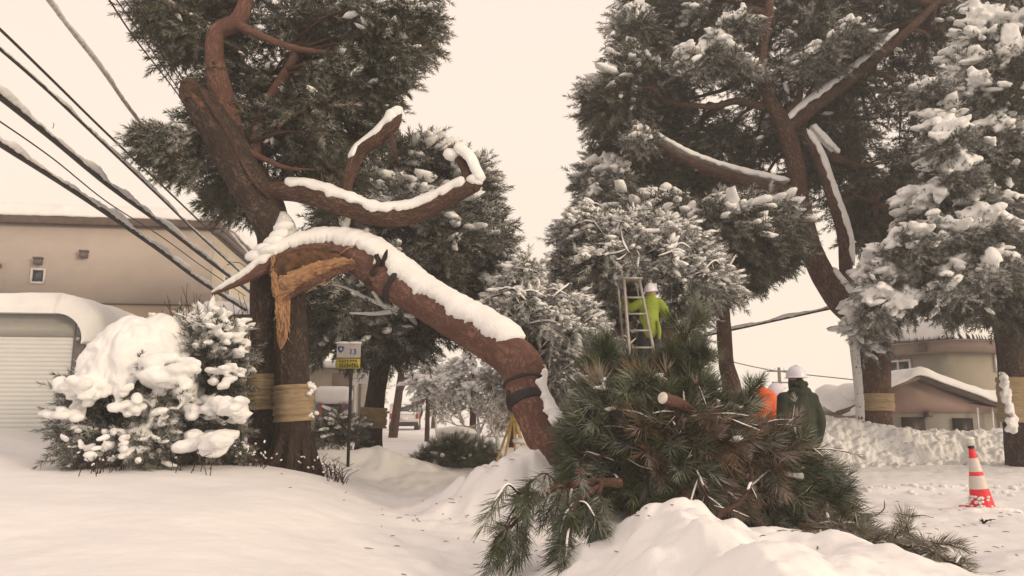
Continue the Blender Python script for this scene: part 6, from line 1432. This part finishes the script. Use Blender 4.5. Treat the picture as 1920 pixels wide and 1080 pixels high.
# ================================================================== traffic cone
CRED = noisy('cone_red', (.70, .035, .05), (.82, .06, .075), 5, .5, .1, 30); CWH = noisy('cone_reflector', (.62, .56, .52), (.70, .64, .60), 8, .4); LAMP = noisy('lamp_cap', (.50, .50, .44), (.60, .60, .52), 6, .3)
cb = P(1841, 935, 9.0); cb[2] = G(cb[0], 9.0)-.01; cn = thing('traffic_cone', 'red and white traffic cone with a lamp on top, leaning in the snow', 'traffic cone', cb)
ax = np.array([-.085, .02, 1.0]); ax /= np.linalg.norm(ax); hc_ = .70
def cp(z): return cb+ax*z
def cr_(z): return .135-(.135-.028)*z/hc_
def ringm(z0, z1, mat, nm, ex=0):
    m = MB(); n = 8; zs = np.linspace(z0, z1, n); m.tube([cp(z) for z in zs], [cr_(z)+ex for z in zs], 36, n*2); return m.build(nm, mat, cn)
ringm(0, hc_, CRED, 'cone_body'); ringm(.235, .385, CWH, 'reflective_band', .003); ringm(.43, .585, CWH, 'reflective_band', .003)
m = MB(); m.box(cb+[0, 0, .012], (.36, .36, .03)); rounded(m.build('base', CRED, cn, False), .01)
m = MB(); m.tube([cp(hc_), cp(hc_+.03)], [.036, .036], 18, 3); m.build('lamp_socket', BLK, cn)
m = MB(); m.tube([cp(hc_+.03), cp(hc_+.05), cp(hc_+.09), cp(hc_+.105)], [.046, .05, .045, .02], 20, 16); m.build('lamp', LAMP, cn)
m = MB(); r = np.random.default_rng(4); blobs(m, np.array([cp(hc_+.11), cp(hc_+.115)+[.01, 0, 0]]), np.array([[1, 0, 0], [0, 1, 0.]]), .045, .045, .018, r, ICO2, .06)
n = 34; an = r.uniform(math.pi*.85, math.pi*1.6, n); z = r.uniform(.0, .16, n); blobs(m, np.array([cp(z_)+[cr_(z_)*math.cos(a_), cr_(z_)*math.sin(a_), 0] for z_, a_ in zip(z, an)]), r.normal(0, 1, (n, 3)), .02, .018, .014, r, ICO1, .2)
x = np.linspace(-.25, .25, 14); blobs(m, np.stack([cb[0]+x, np.full(14, 8.84), cb[2]-.01+0*x], -1), np.tile([1, 0, 0.], (14, 1)), .09, .08, .035+.02*r.random(14), r, ICO2, .08)
m.build('snow_cover', SNOWT, cn)

# bits of bark, needles and sawdust dropped on the snow
m = MB(); r = np.random.default_rng(90); n = 420; x = np.concatenate([r.normal(1.6, 1.0, 260), r.normal(-.2, 1.0, 80), r.normal(4.5, 1.2, 80)]); y = np.concatenate([r.normal(6.6, .7, 260), r.normal(8.4, 1.0, 80), r.normal(8.3, .7, 80)]); z = gh(x, y)
for k in range(n):
    d = r.normal(0, 1, 3)*[1, 1, .12]; d /= np.linalg.norm(d); l = r.uniform(.012, .05); b = np.array([x[k], y[k], z[k]+.004]); m.tube([b-d*l, b+[0, 0, .004], b+d*l], [.0015, .0035, .0015], 4, 4)
o = m.build('needle_litter', BARKM); o['kind'] = 'stuff'

# thin haze volume added over the whole place to lift the dark tones
hz, hn, hl, hb = new_mat('lift_haze'); hn.remove(hb); pv = hn.new('ShaderNodeVolumePrincipled'); pv.inputs['Color'].default_value = (.96, .96, .97, 1)
pv.inputs['Density'].default_value = .0022; pv.inputs['Anisotropy'].default_value = 0.0; hl.new(pv.outputs[0], hn['Material Output'].inputs['Volume'])
m = MB(); m.box([0, 92, 9.4], (460, 206, 21.4)); o = m.build('added_haze', hz, None, False); o['kind'] = 'stuff'
